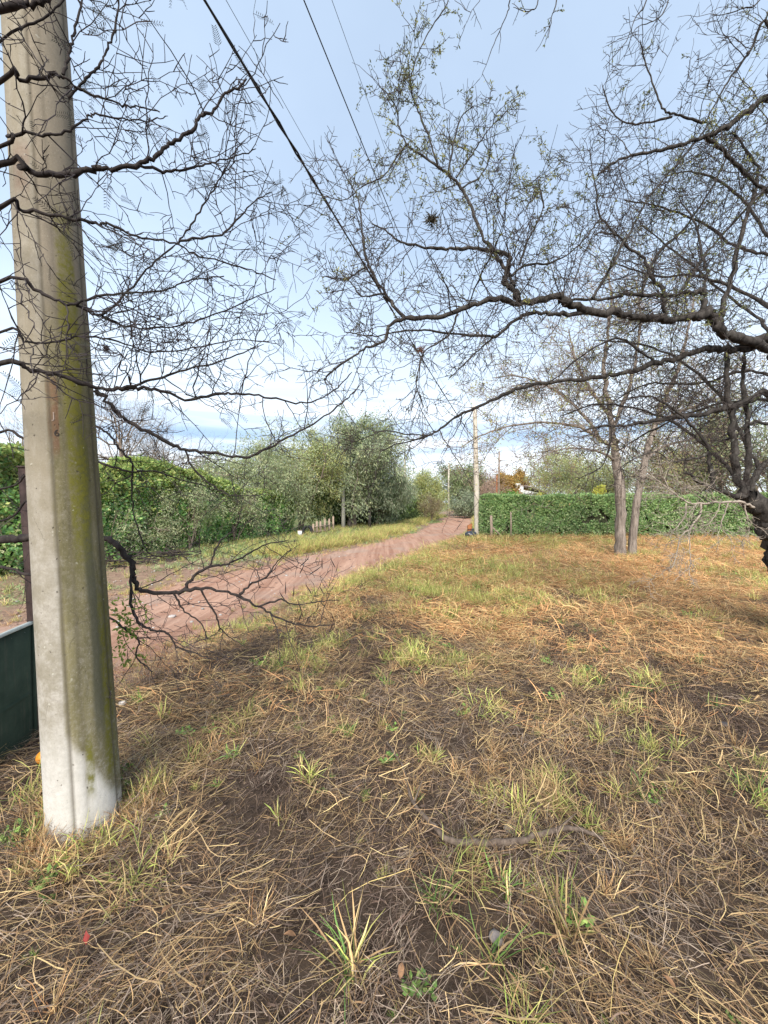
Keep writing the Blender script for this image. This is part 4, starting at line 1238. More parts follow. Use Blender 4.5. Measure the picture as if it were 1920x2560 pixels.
def pole_mark(body, h, ang, size, matn, name='painted_number'):
    """a painted character bent round the shaft; h in metres above its foot"""
    base, top, r0, r1, fdir = PINF
    cu = bpy.data.curves.new('mark', 'FONT'); cu.body = body; cu.size = size; cu.align_x = 'CENTER'; cu.fill_mode = 'FRONT'; cu.resolution_u = 3
    to = bpy.data.objects.new('mark', cu); COL.objects.link(to)
    bpy.context.view_layer.update()
    me = to.to_mesh()
    vs_ = np.array([v.co[:] for v in me.vertices]); fs_ = [tuple(p.vertices) for p in me.polygons]
    to.to_mesh_clear(); bpy.data.objects.remove(to); bpy.data.curves.remove(cu)
    L = np.linalg.norm(top - base)
    o_ = []
    for x, y, _ in vs_:
        u = (h + y) / L
        r = r0 + (r1 - r0) * u + 0.0025
        a = fdir + ang + x / r
        o_.append(base + (top - base) * u + np.array([math.cos(a) * r, math.sin(a) * r, 0]))
    return mesh_obj(name, np.array(o_), fs_, MATS[matn], pole)
mat_plain('faded_black_paint', (0.035, 0.028, 0.025), 0.8, 0, 0.5, 60)
mat_plain('faded_cream_paint', (0.30, 0.235, 0.19), 0.8, 0, 0.35, 60)
pole_mark('6', 1.90, -0.10, 0.042, 'faded_black_paint')
pole_mark('J', 1.975, -0.15, 0.042, 'faded_cream_paint')

# ------------------------------------------------------------------ far poles
m, nt, out = mat_new('pale_concrete')
oc = obj_co(nt); n1 = nnoise(nt, oc, 7, 6, 0.7)
bsdf(nt, out, nmix(nt, nramp(nt, n1, [(0.3, 0.0), (0.7, 1.0)]), (0.40, 0.345, 0.27), (0.58, 0.53, 0.45)), 0.9, n1, 0.4, 0.006, spec=0.2)
fb = P(1194, 1345, 18.4); fb[2] = tz(fb[0], fb[1]) - 0.1
ft = P(1187, 1016, 18.4)
fpole, FINF = concrete_pole('concrete_pole', 'pale concrete utility pole at the end of the clipped hedge by the road', fb, ft, 0.145, 0.095, [-0.5, 0.3], MATS['pale_concrete'], nz=14, na=24)
M_IRON = mat_plain('dark_iron', (0.05, 0.047, 0.045), 0.6, 0.4, 0.3)
gi = Geo()
axp = nrm(ft - fb)
gi.tube(np.array([ft - axp * 0.12 + np.array([-0.16, 0, 0]), ft - axp * 0.12 + np.array([0.16, 0, 0])]), 0.02, 6)
gi.build('bracket', M_IRON, fpole)
for sx in (-0.15, 0.15):
    g = Geo(); q = ft - axp * 0.12 + np.array([sx, 0, 0])
    g.tube(np.array([q, q + np.array([0, 0, 0.05]), q + np.array([0, 0, 0.11])]), [0.025, 0.04, 0.02], 8)
    g.build('insulator', MATS['pale_concrete'], fpole)

def small_pole(name, label, px, ytop, ybase, d, r, mat, topmat=None, lean=0.0, group='far utility poles'):
    t = P(px, ytop, d); b = np.array([t[0] + lean, t[1], tz(t[0], t[1]) - 0.1])
    root = thing(name, b, label, 'pole', group)
    g = Geo()
    g.tube(np.array([b, b * 0.5 + t * 0.5, t]), [r * 1.2, r, r * 0.75], 8, cap=True)
    g.build('shaft', mat, root, True)
    return root, t
M_CONC = MATS['pale_concrete']
M_WOODP = mat_plain('weathered_pole_wood', (0.22, 0.165, 0.125), 0.9, 0, 0.3, 8)
pl, t1 = small_pole('utility_pole', 'slender pole by the verge in front of the far dark hedge', 1012, 1148, 1296, 36, 0.10, M_CONC)
g = Geo(); g.tube(np.array([t1, t1 + np.array([0, 0, 0.9])]), 0.06, 6, cap=True); g.build('top_pipe', M_IRON, pl)
pl, t2 = small_pole('utility_pole', 'pale pole standing before the dark tree where the road ends', 1122, 1158, 1240, 52, 0.13, M_CONC)
pl, t3 = small_pole('utility_pole', 'thin grey pole beside the orange tree', 1248, 1128, 1240, 40, 0.10, M_WOODP)
pl, t4 = small_pole('rusty_post', 'short rusty brown post beside the thin grey pole', 1242, 1188, 1240, 38, 0.08, mat_plain('rusty_iron', (0.24, 0.095, 0.05), 0.85, 0.1, 0.4, 9), group='posts by the pole')
pl, t5 = small_pole('utility_pole', 'white post in front of the tallest tree', 858, 1190, 1322, 25.6, 0.12, mat_plain('whitewashed_post', (0.44, 0.42, 0.37), 0.85, 0, 0.15, 6))
g = Geo(); q = P(858, 1240, 25.6); g.tube(np.array([q + np.array([-0.05, -0.14, 0]), q + np.array([0.05, -0.14, 0])]), 0.03, 6, cap=True); g.build('insulator', M_CONC, pl)

# ------------------------------------------------------------------ wires
M_WIRE = mat_plain('black_cable', (0.018, 0.018, 0.02), 0.6, 0, 0.2)
def cable(label, a, b, sag, r, parts=1, name='overhead_cable'):
    t = np.linspace(0, 1, 60)[:, None]
    pts = a + (b - a) * t
    pts[:, 2] -= sag * 4 * (t * (1 - t))[:, 0]
    root = thing(name, a, label, 'cable', 'overhead cables')
    for k in range(parts):
        ph = np.linspace(0, 2 * math.pi * 26, 60) + k * 2 * math.pi / max(parts, 1)
        q = pts.copy()
        if parts > 1:
            q[:, 0] += np.cos(ph) * r * 1.05; q[:, 2] += np.sin(ph) * r * 1.05
        g = Geo(); g.tube(q, r, 6)
        g.build('strand', M_WIRE, root, True)
    return root, pts
la = np.linalg.norm(ptop - pb)
hA = lambda z: pb + pdir * (z - pb[2])
B_low = fb + (ft - fb) * 0.76; B_top = ft + np.array([0, 0, 0.0])
w1, w1p = cable('thick twisted black cable pair running low from the near pole', hA(5.05) + np.array([0.14, 0.05, 0]), B_low + np.array([-0.12, 0, 0]), 0.10, 0.0095, 2)
w2, w2p = cable('single black cable from the near pole top to the far pole top', hA(7.45) + np.array([0.02, 0.1, 0]), B_top + np.array([-0.15, 0, 0]), 0.12, 0.0075)
w3, w3p = cable('thinnest wire, rightmost of the overhead wires', hA(7.6) + np.array([0.28, 0.1, 0]), B_top + np.array([0.15, 0, 0.0]), 0.05, 0.003)
w4, w4p = cable('thin loose wire beside the thick twisted cable pair', hA(5.25) + np.array([0.20, 0.1, 0.0]), B_low + np.array([-0.12, 0, 0.1]), 0.02, 0.0022)
cable('far wire crossing to the pole by the dark hedge', ft - axp * 0.2, t1, 0.3, 0.006)
for k, t in ((0, 0.105), (1, 0.03)):
    q = (w1p if k == 0 else w4p)[max(1, int(t * 59))]
    g = Geo(); v, f = lump(0.016 if k == 0 else 0.011, 5 + k, 0.8, 5); g.add(v + q + np.array([0, 0, 0.008]), f)
    tag(g.build('cable_clip', M_IRON), ['small dark clip on the thick twisted cable', 'tiny clip on the thin loose wire'][k], 'clip')

# ------------------------------------------------------------------ foreground thorn trees, limbs drawn one by one
class Thorn:
    def __init__(self, name, label, base, bark, twigm, seed, thick=1.0):
        self.root = thing(name, base, label, 'tree')
        self.bark, self.twigm = bark, twigm
        self.g = np.random.default_rng(seed)
        self.tw, self.lf = Geo(), Geo()
        self.tips, self.nodes, self.thick = [], [], thick
    def limb(self, pts, r0, r1, jit=1.0, per=6, name='limb', sides=8, mat=None):
        """pts (px, py, depth); radii in photograph pixels at that depth"""
        r0, r1 = r0 * self.thick, r1 * self.thick
        q = np.array([P(*p) for p in pts])
        dm = np.array([p[2] for p in pts])
        c = curve_pts(q, per)
        n = len(c)
        dd = np.interp(np.linspace(0, 1, n), np.linspace(0, 1, len(dm)), dm)
        rr = (r1 + (r0 - r1) * (1 - np.linspace(0, 1, n)) ** 1.15) * dd / 960.0
        c[1:-1] += self.g.normal(size=(n - 2, 3)) * (rr[1:-1, None] * 0.32 * jit + 0.0012)
        nz = self.g.normal(size=n + 2)
        nz = (nz[:-2] + nz[1:-1] * 2 + nz[2:]) / 4
        rr = rr * np.clip(1 + 0.16 * nz * (1 if sides < 10 else 0.5), 0.7, 1.5)
        rr[-1] *= 0.6
        gl = Geo(); gl.tube(c, rr, sides)
        gl.build(name, mat or self.bark, self.root, True)
        return c, rr
    def shoot(self, pts, rr, n, L, depth, t0=0.1, t1=1.0, bias=(0, 0, 0), rmin=0.0011, zg=0.30, seg=0.055, fan=(4, 3)):
        """side twigs along a limb, zigzag, each with its own side twigs, made in batches"""
        if n < 1:
            return
        g_ = self.g
        bias = np.array(bias, float)
        P_ = np.asarray(pts)[None]; R__ = np.asarray(rr)[None]
        own = np.zeros(n, int)
        for lev in range(depth + 1):
            M = len(own)
            m = P_.shape[1]
            u = g_.uniform(t0, t1, M) * (m - 1) if lev == 0 else g_.uniform(0.15, 1.0, M) * (m - 1)
            i = np.minimum(u.astype(int), m - 2); f = (u - i)[:, None]
            a, b = P_[own, i], P_[own, i + 1]
            p = a * (1 - f) + b * f
            tan = unit(b - a)
            per = unit(cross(tan, g_.normal(size=(M, 3))))
            d = unit(per * 0.9 + tan * g_.uniform(0.1, 0.8, M)[:, None] + bias * 0.6 ** lev + g_.normal(size=(M, 3)) * 0.15)
            ln = (L if lev == 0 else self._ln[own] * 0.5) * g_.uniform(0.45, 1.15, M)
            k = max(3, int(round(L * 0.5 ** lev / (seg * 0.82 ** lev))))
            tp = zigs(p, d, ln, k, zg, bias[2] * 0.08, g_, 0.085)
            r = np.maximum(rmin * 1.25, np.minimum(R__[own, i] * 0.6, 0.0065 * ln + 0.0004))
            tr = r[:, None] + (rmin * 0.75 - r)[:, None] * np.linspace(0, 1, k + 1)[None]
            self.tw.tubes(tp, tr, 4 if lev == 0 and rmin < 0.003 else 3)
            # spur knobs at the bends
            if lev < 2:
                sel = np.argwhere(g_.random((M, k - 1)) < 0.35)
                if len(sel):
                    b0 = tp[sel[:, 0], sel[:, 1] + 1]
                    e = b0 + rand_dirs(len(sel), g_) * (g_.uniform(5, 13, len(sel)) * rmin)[:, None]
                    self.tw.tubes(np.stack([b0, e], 1), np.stack([tr[sel[:, 0], sel[:, 1] + 1] * 0.9, np.full(len(sel), rmin * 0.3)], 1), 3)
            self.nodes.extend(list(tp))
            if lev == depth:
                self.tips.extend(zip(tp[:, -1], unit(tp[:, -1] - tp[:, -2])))
            else:
                c = fan[min(lev, len(fan) - 1)]
                self._ln = ln
                P_, R__ = tp, tr
                own = np.repeat(np.arange(M), np.maximum(1, np.round(c * ln / max(ln.mean(), 1e-6) * g_.uniform(0.7, 1.3, M)).astype(int)))
    def finish(self):
        tag(self.tw.build('twigs', self.twigm, self.root), kind='stuff')
        if self.lf.v:
            tag(self.lf.build('leaves', M_LEAF, self.root), kind='stuff')

# ---- the tree on the left, its trunk outside the picture
LTb = np.array([-3.35, 2.15, tz(-3.35, 2.15) - 0.05])
L_ = Thorn('thorn_tree', 'dark leafless thorn tree at the left edge, branches crossing the near pole', LTb, M_BARK_L, M_TWIG_L, 101, 0.62)
def toL(z, d):       # a point of the left trunk at height z, given back in picture coordinates
    p = np.array([LTb[0] + 0.05 * math.sin(z * 2), LTb[1], z])
    dd = p[1] * math.cos(PITCH) - (p[2] - 1.5) * math.sin(PITCH)
    u = p[0] / dd * 960 + 960
    v = 1280 - ((p[2] - 1.5) * math.cos(PITCH) + p[1] * math.sin(PITCH)) / dd * 960
    return (u, v, dd)
gt = Geo()
tp = curve_pts([LTb, LTb + np.array([0.04, 0, 0.9]), LTb + np.array([-0.03, 0.03, 1.8]), LTb + np.array([0.05, 0.0, 2.7]), LTb + np.array([-0.05, 0.1, 3.9])], 6)
gt.tube(tp, np.linspace(0.13, 0.05, len(tp)), 10)
gt.build('trunk', M_BARK_L, L_.root, True)
def Lb(pts, r0, r1, n, Ls, depth=1, trunk=None, **kw):
    if trunk is not None:
        z, d0 = trunk
        p1 = pts[0]
        pts = [toL(z, 2.1), ((toL(z, 2.1)[0] + p1[0]) / 2, (toL(z, 2.1)[1] + p1[1]) / 2 - 12, (2.1 + p1[2]) / 2)] + list(pts)
        t0 = 2.0 / (len(pts) - 1)
    else:
        t0 = 0.05
    c, rr = L_.limb(pts, r0, r1)
    L_.shoot(c, rr, int(n * 0.80), Ls * 1.2, 2, fan=(3, 1.3), t0=kw.get('t0', t0 * 0.85), bias=kw.get('bias', (0.15, 0, 0.05)), rmin=0.0014, seg=0.045, zg=0.30)
    return c, rr
# in front of the pole
Lb([(0, 417, 1.35), (77, 432, 1.35), (174, 436, 1.36), (231, 424, 1.37), (278, 424, 1.38), (347, 413, 1.4), (386, 390, 1.41), (424, 359, 1.42), (475, 332, 1.43), (502, 293, 1.44), (532, 278, 1.45), (563, 235, 1.46), (598, 220, 1.47), (617, 197, 1.48)], 13, 3.5, 20, 0.30, 1, (2.5, 0))
Lb([(347, 413, 1.4), (417, 428, 1.45), (475, 420, 1.5), (521, 409, 1.55), (579, 394, 1.6), (640, 372, 1.62)], 5.5, 2, 12, 0.26)
Lb([(0, 200, 1.3), (50, 198, 1.3), (131, 189, 1.31), (158, 193, 1.32), (200, 224, 1.35), (270, 247, 1.4), (320, 266, 1.45), (351, 266, 1.5), (400, 280, 1.55)], 9, 2.5, 13, 0.26, 1, (2.7, 0))
Lb([(158, 187, 1.32), (174, 127, 1.33), (185, 77, 1.34), (204, 0, 1.36), (215, -60, 1.38)], 6, 3, 8, 0.24)
Lb([(170, 245, 1.35), (216, 197, 1.36), (251, 162, 1.37), (270, 120, 1.38), (289, 69, 1.39), (297, 0, 1.4), (300, -40, 1.4)], 5, 2.5, 12, 0.25)
Lb([(0, 366, 1.3), (23, 340, 1.3), (89, 336, 1.31), (162, 332, 1.32), (216, 297, 1.35), (239, 286, 1.38), (309, 297, 1.42), (378, 300, 1.46), (420, 290, 1.5)], 7.5, 2, 14, 0.27, 1, (2.6, 0))
Lb([(0, 517, 1.4), (58, 529, 1.4), (154, 540, 1.42), (239, 556, 1.45), (278, 563, 1.47), (340, 590, 1.5), (440, 610, 1.55), (498, 640, 1.6), (617, 671, 1.7), (690, 700, 1.75)], 8.5, 2.2, 22, 0.30, 1, (2.2, 0))
Lb([(440, 610, 1.55), (471, 571, 1.56), (513, 505, 1.58), (552, 444, 1.6), (590, 400, 1.62)], 4.2, 1.8, 12, 0.26)
Lb([(447, 602, 1.55), (552, 586, 1.6), (598, 544, 1.63), (637, 502, 1.66), (680, 480, 1.7)], 4.2, 1.8, 14, 0.26)
Lb([(0, 706, 1.4), (96, 729, 1.4), (174, 760, 1.42), (231, 745, 1.45), (309, 733, 1.5), (405, 725, 1.55), (480, 700, 1.6), (560, 690, 1.66)], 8.5, 2.2, 22, 0.30, 1, (1.9, 0))
Lb([(190, 764, 1.43), (251, 787, 1.48), (309, 740, 1.52), (378, 664, 1.56), (440, 610, 1.6)], 5, 3, 12, 0.27)
Lb([(251, 787, 1.48), (309, 814, 1.55), (400, 820, 1.6), (500, 800, 1.7), (600, 760, 1.8), (690, 720, 1.9)], 5, 1.8, 22, 0.30)
Lb([(0, 830, 1.35), (60, 850, 1.36), (120, 858, 1.38), (200, 840, 1.4), (280, 850, 1.5), (380, 880, 1.6), (480, 870, 1.7), (600, 850, 1.8), (700, 860, 1.9)], 6, 1.8, 24, 0.30, 1, (1.75, 0))
Lb([(0, 912, 1.4), (77, 927, 1.4), (154, 939, 1.42), (231, 966, 1.46), (309, 970, 1.52), (386, 973, 1.58), (463, 997, 1.64), (540, 985, 1.7), (600, 985, 1.75), (675, 994, 1.8), (766, 1006, 1.86), (835, 976, 1.92), (880, 930, 1.95)], 11, 2.2, 30, 0.30, 1, (1.6, 0))
Lb([(309, 970, 1.5), (390, 945, 1.54), (480, 920, 1.6), (560, 900, 1.66), (660, 860, 1.74)], 6, 2, 18, 0.30)
Lb([(239, 975, 1.46), (289, 1027, 1.52), (328, 1058, 1.56), (405, 1097, 1.62), (463, 1124, 1.68), (540, 1135, 1.74), (617, 1143, 1.8), (660, 1124, 1.84), (720, 1093, 1.88), (811, 1042, 1.94), (871, 994, 1.98), (901, 961, 2.0)], 9, 2.2, 18, 0.26)
Lb([(463, 1124, 1.68), (482, 1170, 1.7), (532, 1213, 1.74), (575, 1236, 1.78), (640, 1240, 1.82)], 4.2, 1.6, 8, 0.24)
Lb([(0, 40, 1.25), (60, 10, 1.26), (110, 5, 1.27), (160, -40, 1.28)], 14, 8, 8, 0.25, 1, (3.0, 0))
Lb([(0, 108, 1.3), (60, 70, 1.3), (130, 30, 1.31), (180, -30, 1.32)], 6, 3, 6, 0.22, 1, (2.85, 0))
# behind the pole
Lb([(0, 1080, 2.3), (60, 1096, 2.3), (150, 1110, 2.3), (255, 1159, 2.25), (328, 1178, 2.25), (386, 1178, 2.3), (459, 1201, 2.4), (520, 1215, 2.5)], 7, 2, 10, 0.34, 1, (1.45, 0), t0=0.5)
Lb([(150, 1040, 2.3), (247, 1070, 2.3), (275, 1090, 2.3), (301, 1124, 2.3), (330, 1160, 2.32), (330, 1200, 2.34), (332, 1267, 2.36), (340, 1305, 2.36), (359, 1359, 2.38), (390, 1390, 2.4), (480, 1385, 2.5)], 5, 2, 14, 0.34, 1)
Lb([(0, 1348, 2.25), (70, 1344, 2.25), (180, 1335, 2.25), (270, 1348, 2.2), (309, 1379, 2.2), (332, 1413, 2.2), (336, 1452, 2.2), (355, 1475, 2.2), (424, 1483, 2.22), (502, 1471, 2.25), (579, 1483, 2.3), (640, 1514, 2.35), (692, 1542, 2.4), (763, 1564, 2.45), (838, 1560, 2.5)], 17, 2.4, 10, 0.40, 1, (1.2, 0), t0=0.55)
Lb([(460, 1474, 2.23), (487, 1441, 2.26), (524, 1418, 2.3), (565, 1411, 2.34), (599, 1396, 2.4), (655, 1366, 2.45), (720, 1350, 2.5)], 7, 2, 9, 0.36)
Lb([(524, 1418, 2.3), (545, 1360, 2.34), (580, 1330, 2.38), (640, 1290, 2.42)], 4, 1.8, 6, 0.3)
Lb([(599, 1486, 2.3), (625, 1463, 2.34), (666, 1441, 2.4), (700, 1396, 2.46), (730, 1370, 2.5)], 5, 1.8, 9, 0.34)
Lb([(328, 1405, 2.2), (326, 1497, 2.15), (345, 1553, 2.12), (378, 1575, 2.12), (416, 1583, 2.14), (449, 1620, 2.16), (494, 1635, 2.18), (539, 1650, 2.2)], 7, 1.8, 12, 0.30, bias=(0.1, 0, -0.15))
Lb([(200, 1500, 2.3), (285, 1553, 2.15), (330, 1586, 2.12), (348, 1605, 2.1), (341, 1642, 2.08), (382, 1680, 2.06)], 6, 2.0, 9, 0.28, bias=(0.1, 0, -0.15))
Lb([(434, 1484, 2.22), (457, 1523, 2.24), (502, 1557, 2.26), (520, 1600, 2.28)], 4.5, 1.6, 6, 0.26, bias=(0.1, 0, -0.2))
Lb([(502, 1472, 2.25), (539, 1538, 2.3), (554, 1575, 2.33), (606, 1613, 2.38)], 4.5, 1.6, 7, 0.26, bias=(0.1, 0, -0.2))
Lb([(645, 1517, 2.36), (703, 1500, 2.4), (737, 1512, 2.44), (800, 1504, 2.5), (850, 1500, 2.55)], 4.2, 1.5, 7, 0.26)
Lb([(0, 1420, 2.3), (60, 1435, 2.3), (140, 1440, 2.3), (220, 1420, 2.3)], 8, 4, 7, 0.34, 1, (1.0, 0))
Lb([(0, 1225, 2.5), (80, 1180, 2.5), (160, 1170, 2.5)], 6, 3, 7, 0.34, 1, (1.5, 0))
Lb([(0, 1300, 2.4), (70, 1250, 2.4), (150, 1220, 2.4)], 6, 3, 7, 0.34, 1, (1.4, 0))
# feathery old leaves: a stalk with two rows of narrow leaflets
g_ = L_.g
sel = [t for t in L_.tips if g_.random() < 0.22 and t[0][2] > 1.35]
for p, d in sel:
    for _ in range(int(g_.integers(1, 3))):
        ax = nrm(d * 0.6 + g_.normal(size=3) * 0.6 + np.array([0.15, 0, -0.1]))
        Ls = g_.uniform(0.045, 0.085)
        side = nrm(cross(ax, g_.normal(size=3)))
        k = 9
        u = np.linspace(0.15, 1, k)
        b = p + ax * Ls * u[:, None] + np.array([0, 0, -0.012]) * (u ** 2)[:, None]
        L_.lf.tube(np.vstack([p, b[4], b[-1]]), [0.0007, 0.0006, 0.0004], 3, (0.04, 0.035, 0.03))
        for s in (-1, 1):
            a2 = side * s * 0.85 + ax * 0.55
            a2 = np.tile(nrm(a2), (k, 1))
            col = np.array([0.045, 0.045, 0.034]) * g_.uniform(0.6, 1.5)
            L_.lf.leaves(b, a2, np.tile(nrm(cross(ax, side)), (k, 1)), 0.018 * g_.uniform(0.8, 1.2) * (1.1 - 0.5 * u), 0.0024, np.tile(col, (k, 1)))
# a few fresh green leaves low beside the pole
for _ in range(85):
    p = P(g_.normal(318, 22), g_.uniform(1495, 1660), g_.uniform(2.02, 2.2))
    k = 3
    L_.lf.leaves(np.tile(p, (k, 1)), rand_dirs(k, g_), rand_dirs(k, g_), g_.uniform(0.02, 0.04, k), 0.013, np.tile(np.array([0.26, 0.34, 0.07]) * g_.uniform(0.7, 1.3), (k, 1)))
L_.finish()
# dark seed pods hanging from the low branch
M_POD = mat_plain('dark_seed_pod', (0.045, 0.03, 0.03), 0.6, 0, 0.3, 40)
for k, (px, py, d) in enumerate([(772, 1402, 2.52), (805, 1408, 2.56), (760, 1420, 2.52), (827, 1405, 2.56), (803, 1424, 2.54), (700, 1490, 2.4), (735, 1478, 2.44), (765, 1470, 2.48), (800, 1475, 2.5), (745, 1512, 2.44), (755, 1538, 2.45), (832, 1567, 2.5), (714, 1470, 2.42)]):
    p = P(px, py - 8, d)
    g = Geo()
    a = g_.normal() * 0.012
    g.tube(np.array([p + np.array([0, 0, 0.02]), p, p + np.array([a, 0.005, -0.025]), p + np.array([a * 2.2, 0.008, -0.05]), p + np.array([a * 2.6, 0.008, -0.062])]), [0.0008, 0.002, 0.0036, 0.0030, 0.001], 6)
    g.build('seed_pod', M_POD, L_.root, True)

# ---- the tree on the right
RTb = P(1985, 1600, 4.35); RTb[2] = tz(RTb[0], RTb[1]) - 0.05
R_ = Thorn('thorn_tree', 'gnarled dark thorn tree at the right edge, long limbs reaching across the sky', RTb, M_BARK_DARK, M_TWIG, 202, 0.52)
def dep(z):
    return z
c, rr = R_.limb([(2010, 1612, 4.35), (1992, 1500, 4.35), (1958, 1420, 4.32), (1936, 1350, 4.3), (1920, 1300, 4.28), (1892, 1262, 4.26), (1868, 1240, 4.25)], 62, 44, 0.5, 6, 'trunk', 14)
R_.shoot(c, rr, 6, 0.5, 1, 0.4)
c, rr = R_.limb([(1985, 1560, 4.35), (2040, 1350, 4.5), (2060, 1150, 4.5), (2020, 980, 4.4), (1960, 890, 4.3)], 62, 40, 0.5, 6, 'trunk', 14)
def Rb(pts, r0, r1, n, Ls, depth=1, bias=(-0.1, 0, 0.1), t0=0.08, **kw):
    c, rr = R_.limb(pts, r0, r1, **kw)
    R_.shoot(c, rr, int(n * 1.15), Ls * 1.15, 2 if depth else 0, zg=0.24, t0=t0, bias=bias, rmin=0.0023, seg=0.085, fan=(3.6, 2))
    return c, rr
# main dark limb across the middle
Rb([(1960, 890, 4.3), (1868, 848, 4.2), (1816, 836, 4.15), (1787, 802, 4.1), (1770, 782, 4.1), (1729, 793, 4.05), (1666, 796, 4.0), (1600, 790, 3.95), (1527, 782, 3.9), (1440, 767, 3.85), (1415, 755, 3.82), (1392, 742, 3.8), (1297, 753, 3.7), (1230, 749, 3.65), (1162, 769, 3.6), (1095, 791, 3.55), (1011, 795, 3.5)], 26, 11, 46, 0.75)
Rb([(1011, 795, 3.5), (980, 760, 3.5), (960, 730, 3.5), (922, 665, 3.5), (910, 620, 3.5), (906, 579, 3.5), (900, 530, 3.52), (893, 490, 3.55), (870, 450, 3.6)], 9, 3, 24, 0.50, bias=(-0.2, 0, 0.1))
Rb([(1011, 795, 3.5), (977, 810, 3.5), (959, 852, 3.5), (916, 870, 3.48), (871, 898, 3.46), (823, 934, 3.44), (811, 952, 3.42)], 9, 4, 20, 0.5, bias=(-0.2, 0, 0.0))
Rb([(915, 665, 3.5), (880, 690, 3.5), (845, 697, 3.5), (800, 690, 3.5)], 4.5, 2, 8, 0.38)
Rb([(962, 735, 3.5), (905, 740, 3.5), (880, 710, 3.5), (850, 680, 3.5)], 4.5, 2, 8, 0.38)
Rb([(1758, 780, 4.1), (1758, 727, 4.1), (1729, 733, 4.1), (1654, 738, 4.05), (1570, 735, 4.0), (1527, 745, 4.0), (1440, 748, 3.95), (1390, 745, 3.9)], 13, 5, 22, 0.6)
Rb([(1758, 727, 4.1), (1767, 678, 4.15), (1755, 640, 4.2), (1740, 560, 4.3), (1700, 500, 4.4)], 8, 3, 14, 0.6)
Rb([(1668, 795, 4.0), (1660, 760, 4.0), (1658, 725, 4.0), (1627, 694, 4.0), (1608, 648, 4.0), (1565, 613, 4.0), (1546, 590, 4.0), (1500, 580, 4.05)], 10, 4, 18, 0.6)
Rb([(1546, 590, 4.0), (1500, 540, 4.1), (1492, 482, 4.1), (1480, 420, 4.1), (1474, 370, 4.1)], 5, 2, 14, 0.42)
Rb([(1480, 745, 3.9), (1515, 690, 3.9), (1550, 625, 3.95), (1585, 563, 4.0), (1627, 486, 4.05), (1720, 378, 4.1), (1780, 300, 4.15)], 7, 3.5, 22, 0.6)
# second limb, sweeping down to the far pole
Rb([(2000, 960, 4.4), (1920, 851, 4.35), (1874, 869, 4.3), (1802, 871, 4.3), (1758, 871, 4.3), (1700, 895, 4.3), (1642, 906, 4.3), (1570, 929, 4.3), (1512, 941, 4.3), (1440, 948, 4.3), (1348, 958, 4.3), (1281, 979, 4.3), (1213, 1009, 4.3), (1146, 1039, 4.3), (1102, 1070, 4.3), (1071, 1090, 4.3), (987, 1112, 4.3), (949, 1132, 4.3)], 19, 3, 46, 0.70, bias=(-0.15, 0, 0.0))
Rb([(1076, 1088, 4.3), (1020, 1085, 4.3), (960, 1078, 4.3), (900, 1100, 4.3), (860, 1112, 4.3)], 4, 1.8, 12, 0.4)
Rb([(1640, 905, 4.3), (1600, 880, 4.3), (1540, 845, 4.3), (1440, 900, 4.4), (1380, 950, 4.4), (1300, 960, 4.4)], 6, 2.5, 16, 0.5)
# third limb
Rb([(2010, 1020, 4.45), (1920, 985, 4.4), (1845, 1013, 4.35), (1773, 1031, 4.3), (1700, 1042, 4.3), (1614, 1054, 4.3), (1570, 1064, 4.3), (1512, 1064, 4.3), (1450, 1080, 4.3)], 17, 4, 26, 0.6, bias=(-0.15, 0, -0.05))
Rb([(1530, 1066, 4.3), (1527, 1100, 4.3), (1520, 1130, 4.3), (1500, 1170, 4.3), (1440, 1200, 4.3)], 5, 2, 10, 0.45, bias=(-0.1, 0, -0.2))
Rb([(1920, 1060, 4.4), (1880, 1055, 4.4), (1840, 1090, 4.4), (1800, 1102, 4.4), (1740, 1102, 4.4)], 8, 3, 12, 0.5)
# from the low fork
Rb([(1868, 1240, 4.25), (1816, 1234, 4.22), (1781, 1219, 4.2), (1744, 1205, 4.2), (1724, 1185, 4.2), (1709, 1182, 4.2)], 13, 4, 14, 0.5)
Rb([(1784, 1218, 4.2), (1776, 1170, 4.2), (1773, 1127, 4.2), (1755, 1095, 4.2), (1706, 1040, 4.2), (1648, 999, 4.2), (1611, 990, 4.2), (1560, 1000, 4.2)], 10, 4, 18, 0.6)
Rb([(1770, 1130, 4.2), (1758, 1141, 4.2), (1720, 1148, 4.2), (1677, 1153, 4.2), (1640, 1130, 4.2), (1580, 1150, 4.2), (1530, 1185, 4.2)], 6, 2, 14, 0.45)
Rb([(1868, 1240, 4.25), (1883, 1196, 4.25), (1920, 1147, 4.3), (1960, 1080, 4.4)], 15, 9, 8, 0.5)
Rb([(1862, 1240, 4.25), (1845, 1180, 4.28), (1838, 1120, 4.3), (1830, 1040, 4.35), (1815, 950, 4.4), (1820, 860, 4.5)], 19, 10, 16, 0.6)
Rb([(1862, 1236, 4.3), (1868, 1160, 4.4), (1872, 1060, 4.45), (1858, 960, 4.5), (1862, 880, 4.5)], 13, 7, 12, 0.6)
